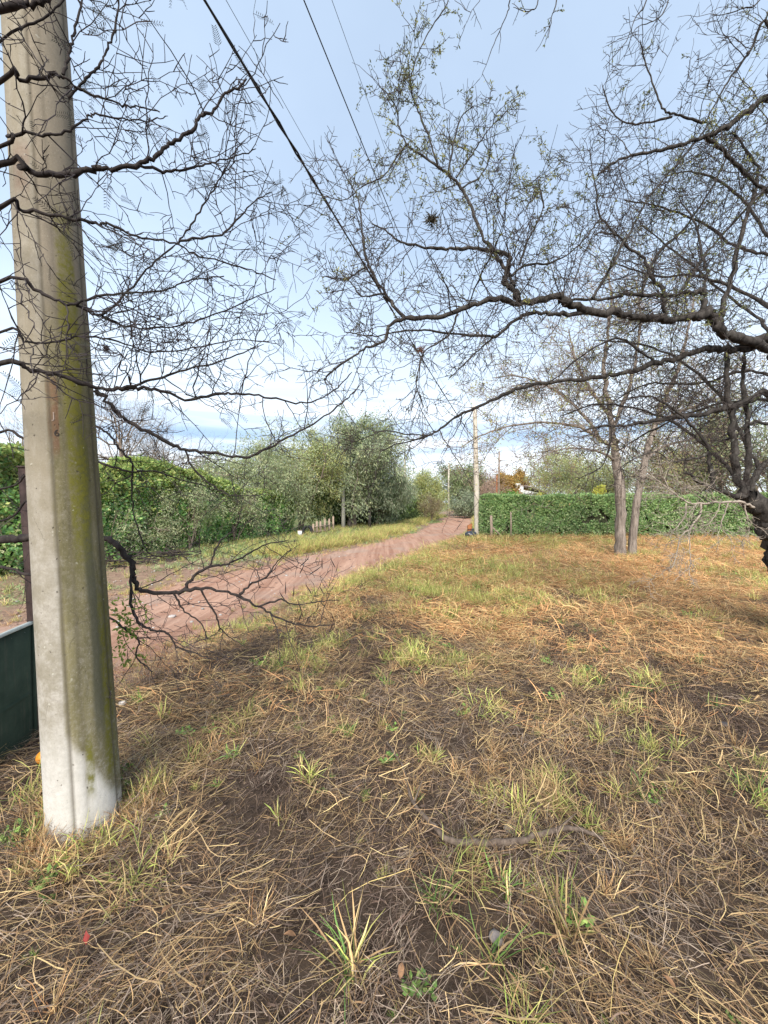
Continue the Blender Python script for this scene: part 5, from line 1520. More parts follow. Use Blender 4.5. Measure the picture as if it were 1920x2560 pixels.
# upper limbs
Rb([(2020, 980, 4.4), (2120, 700, 4.3), (2090, 420, 4.2), (1990, 280, 4.1), (1920, 247, 4.1), (1878, 274, 4.1), (1820, 316, 4.1), (1762, 343, 4.1), (1685, 366, 4.1), (1589, 386, 4.1), (1531, 409, 4.1), (1492, 440, 4.1)], 22, 4, 42, 0.62, t0=0.3)
Rb([(1990, 280, 4.1), (1920, 58, 4.0), (1880, 120, 4.05), (1859, 150, 4.05), (1812, 216, 4.1), (1766, 301, 4.1)], 8, 3, 20, 0.5)
Rb([(1805, 790, 4.2), (1828, 694, 4.25), (1859, 559, 4.3), (1893, 455, 4.35), (1885, 400, 4.4), (1830, 330, 4.4)], 12, 5, 26, 0.65)
Rb([(1766, 343, 4.1), (1820, 385, 4.2), (1882, 451, 4.3), (1960, 500, 4.4)], 8, 7, 16, 0.55)
Rb([(1765, 305, 4.1), (1700, 290, 4.1), (1660, 275, 4.1), (1640, 230, 4.1), (1612, 150, 4.1), (1600, 100, 4.1)], 6, 2, 18, 0.45)
Rb([(1680, 292, 4.1), (1600, 310, 4.1), (1550, 300, 4.1), (1520, 260, 4.1), (1505, 210, 4.1)], 5, 2, 14, 0.40)
Rb([(1700, 730, 4.1), (1760, 640, 4.4), (1830, 560, 4.6), (1920, 470, 4.8)], 8, 4, 22, 0.65)
Rb([(1600, 735, 4.3), (1640, 640, 4.6), (1720, 560, 4.8), (1800, 430, 5.0), (1850, 300, 5.0)], 8, 3, 26, 0.65)
Rb([(1940, 640, 4.5), (1850, 620, 4.6), (1760, 560, 4.7), (1660, 520, 4.8), (1560, 500, 4.8)], 8, 3, 26, 0.62)
Rb([(1940, 780, 4.4), (1860, 730, 4.6), (1740, 690, 4.8), (1640, 690, 5.0), (1540, 660, 5.0)], 9, 3, 24, 0.62)
Rb([(1960, 940, 4.5), (1860, 930, 4.8), (1740, 960, 5.0), (1620, 960, 5.2), (1540, 1000, 5.2)], 8, 3, 22, 0.62)
# thin tangle filling the lower right
Rb([(1990, 1010, 4.6), (1880, 1000, 4.9), (1760, 1020, 5.1), (1640, 1070, 5.3), (1540, 1130, 5.4)], 8, 3, 30, 0.62)
Rb([(1870, 1230, 4.3), (1800, 1150, 4.6), (1720, 1080, 4.8), (1620, 1030, 5.0), (1500, 1010, 5.2), (1400, 1040, 5.3)], 9, 3, 34, 0.62)
Rb([(1900, 1180, 4.4), (1850, 1080, 4.7), (1790, 980, 5.0), (1700, 900, 5.2), (1600, 860, 5.3), (1480, 850, 5.4)], 9, 3, 34, 0.62)
Rb([(1960, 890, 4.3), (1900, 800, 4.8), (1820, 740, 5.2), (1700, 640, 5.5), (1600, 560, 5.6)], 9, 3, 30, 0.65)
Rb([(1990, 700, 4.6), (1900, 560, 5.0), (1840, 480, 5.2), (1740, 430, 5.4), (1660, 440, 5.5)], 8, 3, 28, 0.62)
# raised bough above the main limb
Rb([(1297, 753, 3.7), (1291, 729, 3.7), (1260, 709, 3.7), (1270, 675, 3.7), (1274, 638, 3.7), (1230, 629, 3.68), (1162, 619, 3.66), (1105, 621, 3.64), (1027, 612, 3.62), (994, 599, 3.6), (960, 574, 3.6), (930, 560, 3.6)], 14, 3, 34, 0.55)
Rb([(1285, 715, 3.7), (1265, 675, 3.75), (1230, 620, 3.8), (1210, 600, 3.8), (1180, 528, 3.85), (1153, 471, 3.9), (1126, 440, 3.9), (1095, 417, 3.9), (1037, 378, 3.95), (1016, 359, 4.0), (999, 320, 4.0), (987, 262, 4.0), (945, 208, 4.0)], 10, 2.5, 34, 0.46)
Rb([(1095, 417, 3.9), (1072, 339, 3.95), (1041, 266, 4.0), (1026, 220, 4.0), (1033, 170, 4.0), (1064, 93, 4.0), (1111, 23, 4.0), (1125, -10, 4.0)], 5, 2, 20, 0.30)
Rb([(1141, 444, 3.9), (1180, 386, 3.95), (1219, 328, 4.0), (1280, 266, 4.0)], 4.5, 1.8, 14, 0.36)
Rb([(1120, 432, 3.9), (1138, 340, 3.95), (1155, 290, 4.0), (1188, 262, 4.0)], 4.5, 1.8, 12, 0.34)
Rb([(1016, 359, 4.0), (983, 405, 4.0), (960, 440, 4.0), (900, 470, 4.0), (860, 500, 4.0), (770, 480, 4.0)], 4.5, 1.6, 16, 0.36)
Rb([(1153, 471, 3.9), (1200, 440, 3.95), (1225, 390, 4.0), (1210, 360, 4.0)], 4, 1.8, 8, 0.36)
Rb([(1280, 690, 3.7), (1310, 665, 3.75), (1380, 655, 3.8), (1440, 620, 3.85), (1490, 560, 3.9), (1510, 530, 3.9)], 6, 2.5, 18, 0.52)
Rb([(1360, 520, 3.9), (1345, 450, 3.95), (1350, 440, 4.0), (1380, 420, 4.0)], 3.5, 1.6, 8, 0.36)
Rb([(1300, 660, 3.8), (1320, 600, 3.85), (1350, 540, 3.9), (1358, 510, 3.9), (1345, 450, 3.9)], 5, 2, 14, 0.46)
# lower bough under the main limb
Rb([(1470, 782, 3.9), (1400, 785, 3.85), (1331, 783, 3.8), (1290, 800, 3.8), (1240, 840, 3.78), (1223, 840, 3.76), (1162, 837, 3.74), (1061, 827, 3.7), (1004, 827, 3.7), (940, 840, 3.7), (860, 830, 3.7)], 11, 2.5, 34, 0.50, bias=(-0.15, 0, 0.0))
Rb([(1145, 785, 3.55), (1120, 840, 3.6), (1060, 880, 3.6), (1045, 930, 3.6), (1042, 970, 3.6), (1060, 1020, 3.6)], 5, 2, 14, 0.45, bias=(0, 0, -0.3))
Rb([(1235, 842, 3.78), (1190, 880, 3.8), (1150, 920, 3.8), (1120, 950, 3.8)], 4, 1.6, 10, 0.4, bias=(-0.1, 0, -0.2))
# twigs hanging in from a bough overhead
Rb([(2090, 420, 4.2), (2100, 0, 3.9), (1950, -180, 3.7), (1700, -160, 3.6), (1450, -150, 3.5), (1250, -110, 3.5)], 20, 6, 4, 0.5, t0=0.6, bias=(0, 0, 0.4))
for q in ([(1285, -120, 3.5), (1275, 0, 3.5), (1265, 40, 3.5), (1235, 110, 3.5), (1204, 192, 3.5)], [(1330, -130, 3.5), (1345, 0, 3.5), (1320, 28, 3.5), (1283, 18, 3.5)], [(1395, -140, 3.5), (1391, 0, 3.5), (1380, 40, 3.5), (1371, 92, 3.5)],
          [(1640, -150, 3.6), (1616, 0, 3.6), (1588, 45, 3.6), (1565, 104, 3.6), (1508, 170, 3.6)], [(1680, -160, 3.6), (1670, 0, 3.6), (1640, 50, 3.6), (1596, 66, 3.6), (1575, 100, 3.6)], [(2000, -150, 3.7), (1900, 0, 3.8), (1860, 20, 3.8), (1810, 36, 3.8), (1780, 38, 3.8)]):
    Rb(q, 3.5, 1.4, 5, 0.16, 0, bias=(0, 0, -0.4), t0=0.5)
# small tufts of olive leaves along the outer twigs, thicker in the upper crown
g_ = R_.g
for tp in R_.nodes:
    hgt = tp[-1][2]
    cl_ = _sf(tp[0][0] * 1.3 + 5, tp[0][2] * 1.3 + tp[0][1] * 0.7, 71)
    pr = _ss(2.6, 4.2, hgt) * 0.62 * _ss(-0.05, 0.45, cl_) + 0.03
    if tp[-1][0] < 0.3: pr *= 0.75
    if g_.random() > pr: continue
    warm = g_.random()
    for b in range(1, len(tp)):
        if g_.random() < 0.25: continue
        k = int(g_.integers(2, 6))
        d = nrm(tp[b] - tp[b - 1])
        ax = rand_dirs(k, g_) * 0.9 + d * 0.5; ax /= np.linalg.norm(ax, axis=1)[:, None]
        base = np.array([0.16, 0.175, 0.075]) if warm < 0.7 else np.array([0.33, 0.32, 0.09])
        R_.lf.leaves(tp[b] + g_.normal(size=(k, 3)) * 0.008, ax, rand_dirs(k, g_), g_.uniform(0.020, 0.042, k), g_.uniform(0.008, 0.013, k), np.clip(base * (1 + g_.normal(0, 0.25, (k, 1))), 0.01, 0.6))
R_.finish()
# bleached dead branch hanging from the right trunk
D_ = Thorn('dead_branch', 'bleached dead branch hanging from the right hand trunk before the hedge', P(1880, 1262, 4.2), M_BARK_PALE, M_BARK_PALE, 303)
def Db(pts, r0, r1, n, Ls, depth=1, bias=(-0.1, 0, -0.3)):
    c, rr = D_.limb(pts, r0 * 0.5, r1 * 0.55, 1.0, 5, 'limb', 6)
    D_.shoot(c, rr, int(n * 1.3), Ls, 2, bias=bias, rmin=0.0020, seg=0.07, fan=(4, 2))
Db([(1885, 1268, 4.2), (1850, 1256, 4.15), (1800, 1255, 4.1), (1752, 1258, 4.05), (1720, 1256, 4.0), (1690, 1235, 4.0), (1650, 1205, 4.0), (1620, 1185, 4.0)], 7, 2, 22, 0.45, bias=(-0.5, 0, 0.1))
Db([(1752, 1258, 4.05), (1750, 1285, 4.02), (1725, 1320, 4.0), (1700, 1345, 4.0), (1690, 1390, 4.0), (1680, 1420, 4.0)], 5, 2, 12, 0.35)
Db([(1725, 1320, 4.0), (1724, 1350, 4.0), (1726, 1400, 4.0), (1722, 1440, 4.0)], 3, 1.5, 4, 0.2)
Db([(1715, 1258, 4.0), (1712, 1290, 4.0), (1698, 1310, 4.0), (1690, 1325, 4.0)], 4, 2, 8, 0.28)
Db([(1820, 1258, 4.1), (1810, 1290, 4.1), (1802, 1318, 4.1), (1830, 1350, 4.1)], 3.5, 1.8, 7, 0.28)
Db([(1800, 1258, 4.1), (1790, 1285, 4.1), (1772, 1310, 4.1)], 3, 1.5, 5, 0.25)
Db([(1862, 1262, 4.15), (1868, 1290, 4.15), (1880, 1310, 4.15)], 4, 2, 6, 0.25)
D_.finish()

# ---- thick twin-trunked tree in the field
TTb = P(1565, 1385, 11.4); TTb[2] = tz(TTb[0], TTb[1]) - 0.05
T_ = Thorn('twin_trunk_tree', 'thick twin trunked bare tree standing in the field before the hedge', TTb, M_BARK_RED, M_TWIG_BR, 404, 0.63)
def Tb(pts, r0, r1, n, Ls, depth=1, bias=(-0.05, 0, 0.15), name='limb', sides=9, jit=1.0):
    c, rr = T_.limb(pts, r0, r1, jit if name == 'limb' else 0.3, 5, name, sides)
    if n:
        T_.shoot(c, rr, int(n * 1.3), Ls * 1.1, 2, fan=(5, 3), t0=0.1, bias=bias, rmin=0.0050, seg=0.26, zg=0.14)
Tb([(1550, 1400, 11.3), (1550, 1340, 11.3), (1551, 1270, 11.3), (1546, 1200, 11.3), (1540, 1140, 11.3), (1532, 1090, 11.3)], 21, 14, 0, 1, name='trunk', sides=14)
Tb([(1581, 1400, 11.4), (1582, 1340, 11.4), (1590, 1270, 11.4), (1600, 1210, 11.4), (1611, 1150, 11.4), (1628, 1090, 11.4)], 16, 11, 0, 1, name='trunk', sides=14)
Tb([(1532, 1095, 11.3), (1520, 1020, 11.3), (1512, 940, 11.3), (1516, 850, 11.3), (1530, 760, 11.3), (1520, 680, 11.3)], 12, 3, 26, 1.5)
Tb([(1535, 1110, 11.3), (1500, 1100, 11.2), (1470, 1080, 11.1), (1430, 1062, 11), (1350, 1056, 10.9), (1270, 1066, 10.8), (1200, 1090, 10.7), (1150, 1120, 10.6)], 8, 2, 30, 1.5, bias=(-0.4, 0, 0.0))
Tb([(1500, 1098, 11.2), (1470, 1050, 11.3), (1420, 1000, 11.4), (1360, 960, 11.5), (1290, 940, 11.5), (1230, 945, 11.6)], 7, 2, 28, 1.5, bias=(-0.4, 0, 0.15))
Tb([(1525, 1040, 11.3), (1480, 980, 11.5), (1440, 900, 11.6), (1420, 820, 11.7)], 7, 2, 22, 1.5, bias=(-0.25, 0, 0.2))
Tb([(1530, 1080, 11.3), (1560, 1000, 11.2), (1590, 900, 11.2), (1600, 800, 11.2), (1590, 700, 11.2)], 9, 3, 24, 1.5)
Tb([(1630, 1090, 11.4), (1655, 1010, 11.4), (1690, 930, 11.4), (1720, 830, 11.4), (1740, 720, 11.4)], 11, 3, 26, 1.6)
Tb([(1640, 1060, 11.4), (1700, 1030, 11.2), (1770, 1000, 11.0), (1840, 950, 11.0)], 7, 2, 24, 1.5, bias=(0.2, 0, 0.1))
Tb([(1615, 1150, 11.4), (1650, 1120, 11.6), (1720, 1100, 11.8), (1800, 1080, 12)], 6, 2, 22, 1.4, bias=(0.1, 0, 0.1))
Tb([(1538, 1150, 11.3), (1500, 1130, 11.0), (1440, 1120, 10.8), (1380, 1130, 10.6), (1330, 1160, 10.5)], 5, 1.6, 18, 1.2, bias=(-0.3, 0, -0.1))
g_ = T_.g
for tp in T_.nodes:
    if g_.random() > 0.20: continue
    for b in range(1, len(tp)):
        k = int(g_.integers(1, 5))
        pal = np.array(OLIVE_Y + [(0.36, 0.26, 0.11), (0.24, 0.21, 0.09)])
        T_.lf.leaves(tp[b] + g_.normal(size=(k, 3)) * 0.06, rand_dirs(k, g_), rand_dirs(k, g_), g_.uniform(0.05, 0.10, k), g_.uniform(0.02, 0.035, k), pal[g_.integers(0, len(pal), k)])
T_.finish()

# ------------------------------------------------------------------ things standing about
M_RUSTB = mat_plain('dark_rusty_steel', (0.050, 0.032, 0.028), 0.85, 0.0, 0.45, 14, 0.003)
m, nt, out = mat_new('faded_green_sheet_metal')
oc = obj_co(nt); n1 = nnoise(nt, oc, 7, 7, 0.7); n2 = nnoise(nt, nstretch(nt, oc, (12, 12, 1.2)), 3, 6, 0.7)
c_ = nmix(nt, nramp(nt, n1, [(0.3, 0.0), (0.7, 1.0)]), (0.018, 0.034, 0.022), (0.042, 0.062, 0.042))
c_ = nmix(nt, nramp(nt, n2, [(0.55, 0.0), (0.75, 0.6)]), c_, (0.085, 0.075, 0.055))
c_ = nmix(nt, nramp(nt, n1, [(0.66, 0.0), (0.72, 0.8)]), c_, (0.10, 0.045, 0.025))
bsdf(nt, out, c_, 0.75, n1, 0.3, 0.002, 0.0, 0.2)
M_GREENM = MATS['faded_green_sheet_metal']
M_RIM = mat_plain('worn_metal_rim', (0.42, 0.45, 0.42), 0.5, 0.3, 0.25, 16)
# rusty post just behind the near pole
rb = P(106, 1800, 2.62); rb[2] = tz(rb[0], rb[1]) - 0.05
rtop = P(66, 1170, 2.62)
post = thing('rusty_post', rb, 'dark rusty steel post right behind the near concrete pole', 'post')
g = Geo()
dxy = np.array([0.030, 0.0, 0]); dyy = np.array([0, 0.030, 0])
for a, b, nm in ((rb, rtop, 'post_tube'),):
    v = [a - dxy - dyy, a + dxy - dyy, a + dxy + dyy, a - dxy + dyy, b - dxy - dyy, b + dxy - dyy, b + dxy + dyy, b - dxy + dyy]
    g.add(v, [(3, 2, 1, 0), (4, 5, 6, 7), (0, 1, 5, 4), (1, 2, 6, 5), (2, 3, 7, 6), (3, 0, 4, 7)])
g.build('post_tube', M_RUSTB, post)
g = Geo(); g.box(tuple(rtop + np.array([-0.036, -0.036, 0])), tuple(rtop + np.array([0.036, 0.036, 0.012]))); g.build('post_cap', M_RUSTB, post)
# green metal sheet fixed to it, running towards the viewer at the left edge
a0 = P(78, 1560, 2.52); a1 = P(-150, 1690, 1.90)
a1[2] = a0[2]
pan = thing('metal_barrier', (a0[0], a0[1], tz(a0[0], a0[1])), 'dark green sheet metal panel with a pale rim at the left edge', 'barrier')
hv = nrm(np.array([a1[0] - a0[0], a1[1] - a0[1], 0])); nv = np.array([-hv[1], hv[0], 0]); Lp = float(np.linalg.norm((a1 - a0)[:2])); zb = tz(a0[0], a0[1]) + 0.02
def slab(p0, hv, nv, L, t, z0, z1, name, mat, parent, rib=0.0, nseg=24):
    g = Geo(); u = np.linspace(0, L, nseg + 1)
    off = rib * np.sin(u * 2 * math.pi / 0.11)
    A_ = p0[:2] + np.outer(u, hv[:2]) + np.outer(off + t / 2, nv[:2]); B_ = p0[:2] + np.outer(u, hv[:2]) + np.outer(off - t / 2, nv[:2])
    k = len(u)
    v = np.vstack([np.c_[A_, np.full(k, z0)], np.c_[B_, np.full(k, z0)], np.c_[A_, np.full(k, z1)], np.c_[B_, np.full(k, z1)]])
    f = []
    for i in range(k - 1):
        f += [(i, i + 1, 2 * k + i + 1, 2 * k + i), (k + i + 1, k + i, 3 * k + i, 3 * k + i + 1), (2 * k + i, 2 * k + i + 1, 3 * k + i + 1, 3 * k + i)]
    f += [(0, 2 * k, 3 * k, k), (k - 1, 2 * k - 1, 4 * k - 1, 3 * k - 1)]
    g.add(v, f)
    return g.build(name, mat, parent)
slab(a0, hv, nv, Lp, 0.004, zb, a0[2], 'sheet', M_GREENM, pan, 0.002)
slab(a0, hv, nv, Lp, 0.022, a0[2], a0[2] + 0.018, 'rim', M_RIM, pan)
slab(a0 - hv * 0.022, hv, nv, 0.022, 0.024, zb - 0.05, a0[2] + 0.01, 'end_stile', M_GREENM, pan, 0, 2)
for k in range(7):
    g = Geo(); q = a0 + hv * (0.06 + 0.11 * k) - nv * 0.004; q[2] = a0[2] - 0.035
    v, f = lump(0.006, 30 + k, 0.8, 5); g.add(v + q, f); g.build('rivet', M_RIM, pan)
slab(a0 + hv * 0.02, hv, nv, Lp - 0.02, 0.010, zb + 0.30, zb + 0.325, 'stiffening_rib', M_GREENM, pan)
for z in (0.18, 0.55):
    g = Geo(); q = np.array([a0[0], a0[1], zb + z]); g.tube(np.array([q - hv * 0.03, q - hv * 0.10]), 0.008, 6, cap=True); g.build('fixing_bolt', M_RUSTB, pan)

# orange fruit behind the pole
q = on_ground(112, 1910)
m, nt, out = mat_new('orange_peel')
n1 = nnoise(nt, obj_co(nt), 160, 2, 0.5)
bsdf(nt, out, (0.62, 0.24, 0.02), 0.45, n1, 0.5, 0.001, spec=0.5)
g = Geo(); v, f = lump(0.040, 3, 0.97, 15)
lat = np.linspace(-math.pi / 2, math.pi / 2, 15); lon = np.linspace(0, 2 * math.pi, 21)[:-1]
v = np.array([[math.cos(a) * math.cos(b), math.cos(a) * math.sin(b), math.sin(a) * 0.95] for a in lat for b in lon]) * 0.041
f = [[i * 20 + j, i * 20 + (j + 1) % 20, (i + 1) * 20 + (j + 1) % 20, (i + 1) * 20 + j] for i in range(14) for j in range(20)]
fruit = thing('orange_fruit', (q[0], q[1], q[2]), 'orange fruit lying in the grass half behind the near pole', 'fruit')
g.add(v + q + np.array([0, 0, 0.045]), f); g.build('peel', MATS['orange_peel'], fruit, True)
g = Geo(); g.tube(np.array([q + np.array([0, 0, 0.082]), q + np.array([0.002, 0, 0.089])]), [0.004, 0.003], 6, cap=True); g.build('stem_end', M_TWIG_BR, fruit)

# rubbish bag and wooden stump at the far pole
M_BAG = mat_plain('black_bag_plastic', (0.030, 0.038, 0.052), 0.28, 0, 0.2, 20, 0.01, 0.6)
bq = on_ground(1177, 1347); bq = np.array([P(1177, 1340, 17.4)[0], 17.4, 0]); bq[2] = tz(bq[0], bq[1]) + 0.10
bag = thing('rubbish_bag', bq, 'full dark rubbish bag lying against the far concrete pole', 'rubbish bag')
gr = np.random.default_rng(5)
lat = np.linspace(-math.pi / 2, math.pi / 2, 15); lon = np.linspace(0, 2 * math.pi, 25)[:-1]
v = []
for a in lat:
    for b in lon:
        r_ = 1 + 0.10 * math.sin(3 * b + 2 * a) + 0.07 * math.sin(7 * b - 3 * a) + gr.normal() * 0.035
        z = math.sin(a)
        v.append((math.cos(a) * math.cos(b) * 0.29 * r_, math.cos(a) * math.sin(b) * 0.22 * r_, (z * 0.17 * r_ if z > 0 else z * 0.13) + 0.13))
f = [[i * 24 + j, i * 24 + (j + 1) % 24, (i + 1) * 24 + (j + 1) % 24, (i + 1) * 24 + j] for i in range(14) for j in range(24)]
g = Geo(); g.add(np.array(v) + bq, f); g.build('bag_body', M_BAG, bag)
g = Geo(); q = bq + np.array([0.04, 0, 0.27]); g.tube(np.array([q, q + np.array([0.01, 0, 0.05]), q + np.array([0.05, 0.0, 0.10]), q + np.array([0.10, 0, 0.12])]), [0.05, 0.025, 0.05, 0.065], 9); g.build('tied_neck', M_BAG, bag)
M_OCHRE = mat_plain('red_brown_wood', (0.30, 0.115, 0.045), 0.8, 0, 0.35, 9)
sq = P(1174, 1330, 18.6); sq[2] = tz(sq[0], sq[1])
st = thing('wooden_stump', sq, 'short reddish brown wooden post with a slanting top beside the far pole', 'post')
g = Geo(); z0, z1 = sq[2] - 0.05, sq[2] + 0.74
g.add([(sq[0] - 0.1, sq[1] - 0.08, z0), (sq[0] + 0.1, sq[1] - 0.08, z0), (sq[0] + 0.1, sq[1] + 0.08, z0), (sq[0] - 0.1, sq[1] + 0.08, z0), (sq[0] - 0.1, sq[1] - 0.08, z1 - 0.10), (sq[0] + 0.1, sq[1] - 0.08, z1), (sq[0] + 0.1, sq[1] + 0.08, z1), (sq[0] - 0.1, sq[1] + 0.08, z1 - 0.10)],
      [(3, 2, 1, 0), (4, 5, 6, 7), (0, 1, 5, 4), (1, 2, 6, 5), (2, 3, 7, 6), (3, 0, 4, 7)])
g.build('stump_body', M_OCHRE, st)
g = Geo(); g.box((sq[0] - 0.106, sq[1] - 0.088, sq[2] + 0.42), (sq[0] + 0.106, sq[1] - 0.081, sq[2] + 0.46)); g.build('nailed_strap', M_RUSTB, st)

# old fence post with brace in front of the clipped hedge, and thinner stakes
def stake(px, d, h, r, label, mat, brace=False, group='stakes before the clipped hedge'):
    p = P(px, 1340, d); p[2] = tz(p[0], p[1]) - 0.05
    o = thing('fence_stake', p, label, 'stake', group)
    g = Geo(); g.tube(np.array([p, p + np.array([0.01, 0, h * 0.5]), p + np.array([-0.01, 0, h])]), [r, r * 0.95, r * 0.85], 8, cap=True); g.build('stake_shaft', mat, o)
    if brace:
        g = Geo(); g.tube(np.array([p + np.array([r, 0, h * 0.52]), p + np.array([0.62, -0.05, 0.02])]), [r * 0.45, r * 0.4], 6, cap=True); g.build('brace', mat, o)
    else:
        g = Geo(); g.tube(np.array([p + np.array([-r * 1.1, 0, h * 0.8]), p + np.array([r * 1.1, 0, h * 0.8])]), r * 0.3, 5, cap=True); g.build('wire_tie', M_IRON, o)
M_STAKE = mat_plain('grey_weathered_wood', (0.33, 0.25, 0.19), 0.9, 0, 0.3, 10)
stake(1228, 17.25, 1.12, 0.065, 'old wooden fence stake with a slanting brace before the hedge', M_STAKE, True)
stake(1277, 17.3, 1.30, 0.035, 'thin stake before the hedge right of the braced stake', M_STAKE)

# things along the garden edge on the left
def pale_fence():
    root_p = P(815, 1335, 22.5); root_p[2] = tz(root_p[0], root_p[1])
    fnc = thing('picket_fence', root_p, 'short run of weathered grey pickets under the left trees', 'fence')
    for k, px in enumerate([783, 792, 801, 812, 823, 833]):
        d = 21.2 + k * 0.45
        p = P(px, 1320, d); z0 = tz(p[0], p[1]); hgt = 0.62 + 0.28 * (k / 5) + 0.08 * (k % 2)
        g = Geo(); g.box((p[0] - 0.055, p[1] - 0.012, z0), (p[0] + 0.055, p[1] + 0.012, z0 + hgt))
        g.add([(p[0] - 0.055, p[1] - 0.012, z0 + hgt + .001), (p[0] + 0.055, p[1] - 0.012, z0 + hgt + .001), (p[0], p[1], z0 + hgt + 0.07), (p[0], p[1], z0 + hgt + 0.07)], [(0, 1, 2, 3)])
        g.build('picket', M_STAKE, fnc)
    p0 = P(783, 1320, 21.2); p1 = P(833, 1320, 21.2 + 2.25)
    for z in (0.22, 0.5):
        g = Geo(); a = np.array([p0[0], p0[1] + 0.03, tz(p0[0], p0[1]) + z]); b = np.array([p1[0], p1[1] + 0.03, tz(p1[0], p1[1]) + z])
        g.tube(np.array([a, b]), 0.022, 6, cap=True); g.build('rail', M_STAKE, fnc)
pale_fence()
wp = P(750, 1345, 20.3); wp[2] = tz(wp[0], wp[1])
wb = thing('white_box', wp, 'small whitish box on the ground under the left trees', 'box')
M_WHITE = mat_plain('chalky_white', (0.62, 0.62, 0.62), 0.7, 0, 0.12, 8)
g = Geo(); g.box((wp[0] - 0.10, wp[1] - 0.08, wp[2] - 0.01), (wp[0] + 0.10, wp[1] + 0.08, wp[2] + 0.34)); g.build('box_body', M_WHITE, wb)
g = Geo(); g.box((wp[0] - 0.11, wp[1] - 0.09, wp[2] + 0.342), (wp[0] + 0.11, wp[1] + 0.09, wp[2] + 0.37)); g.build('box_lid', M_STAKE, wb)
tp_ = P(768, 1345, 20.9); tp_[2] = tz(tp_[0], tp_[1])
hoop = thing('guessed_hoop', tp_, 'dark rounded thing like a tyre beside the small whitish box', 'hoop')  # guessed hoop standing in for an unclear dark hole
th = np.linspace(0, 2 * math.pi, 25); g = Geo()
g.tube(np.stack([tp_[0] + np.cos(th) * 0.23, tp_[1] + np.sin(th) * 0.10, tp_[2] + 0.30 + np.sin(th) * 0.23], -1), 0.085, 8); g.build('hoop_body', mat_plain('plain_black', (0.02, 0.02, 0.02), 0.8), hoop, True)
# teal meter cabinet on a post, dark post, brick gate pier
cp = P(940, 1290, 29.5)
cab = thing('meter_cabinet', (cp[0], cp[1], tz(cp[0], cp[1])), 'blue green metal cabinet on legs beside the tallest tree', 'cabinet')
g = Geo(); g.box((cp[0] - 0.33, cp[1] - 0.16, cp[2] - 0.24), (cp[0] + 0.33, cp[1] + 0.16, cp[2] + 0.24)); g.build('cabinet_body', mat_plain('teal_paint', (0.07, 0.20, 0.20), 0.5), cab)
g = Geo(); g.box((cp[0] - 0.36, cp[1] - 0.19, cp[2] + 0.242), (cp[0] + 0.36, cp[1] + 0.19, cp[2] + 0.29)); g.build('cabinet_top', M_RIM, cab)
for sx in (-0.26, 0.26):
    g = Geo(); g.tube(np.array([(cp[0] + sx, cp[1], tz(cp[0], cp[1]) - 0.05), (cp[0] + sx, cp[1], cp[2] - 0.24)]), 0.03, 6); g.build('leg', M_IRON, cab)
dp = P(924, 1300, 26.5); dp[2] = tz(dp[0], dp[1])
dpo = thing('dark_gate_post', dp, 'dark timber post left of the blue green cabinet', 'post')
g = Geo(); g.box((dp[0] - 0.09, dp[1] - 0.09, dp[2] - 0.05), (dp[0] + 0.09, dp[1] + 0.09, dp[2] + 1.25)); g.build('post_shaft', mat_plain('dark_timber', (0.045, 0.038, 0.033), 0.9), dpo)
g = Geo(); g.box((dp[0] - 0.11, dp[1] - 0.11, dp[2] + 1.252), (dp[0] + 0.11, dp[1] + 0.11, dp[2] + 1.30)); g.build('post_cap', MATS['dark_timber'], dpo)
pp = P(906, 1300, 30.2); pp[2] = tz(pp[0], pp[1])
pier = thing('brick_pier', pp, 'striped pier of pale and dark brick courses under the tallest tree', 'pier')
M_BRP = mat_plain('pale_brick', (0.50, 0.42, 0.36), 0.9); M_BRD = mat_plain('dark_brick', (0.14, 0.075, 0.06), 0.9)
for k in range(9):
    w_ = 0.24 if k % 2 == 0 else 0.228
    g = Geo(); g.box((pp[0] - w_, pp[1] - w_, pp[2] + 0.17 * k + 0.001), (pp[0] + w_, pp[1] + w_, pp[2] + 0.17 * (k + 1) - 0.001)); g.build('brick_course', M_BRP if k % 2 == 0 else M_BRD, pier)

# white house behind the hedge
hd = 47.0
h0 = P(1296, 1240, hd); hz = tz(h0[0], h0[1])
ho = thing('white_house', (h0[0], h0[1], hz), 'low white house with a chimney showing over the hedge', 'house')
X = lambda px: (px - 960) / 960.0 * hd
g = Geo(); g.box((X(1262), hd, hz), (X(1360), hd + 6, pxz(1234, hd))); g.build('wall', M_WHITE, ho)
g = Geo(); g.box((X(1287), hd - 0.6, hz), (X(1304), hd + 0.2, pxz(1216, hd))); ch = g.build('chimney', M_WHITE, ho)
g = Geo(); g.box((X(1285.5), hd - 0.66, pxz(1216, hd)), (X(1296), hd + 0.24, pxz(1209, hd))); g.build('chimney_cap', M_WHITE, ch)
g = Geo(); g.box((X(1290), hd - 0.675, pxz(1221, hd)), (X(1294), hd - 0.6, pxz(1213, hd))); g.build('black_spot', mat_plain('matt_black', (0.03, 0.03, 0.035), 0.9), ch)  # small black block on the chimney face
M_ROOFH = mat_plain('grey_pink_roof', (0.34, 0.28, 0.26), 0.85, 0, 0.2, 5)
g = Geo()
xr = [X(1290), X(1298), X(1312), X(1330), X(1350), X(1366)]; zr_ = [pxz(q_, hd) for q_ in (1218, 1213, 1213, 1217, 1224, 1233)]
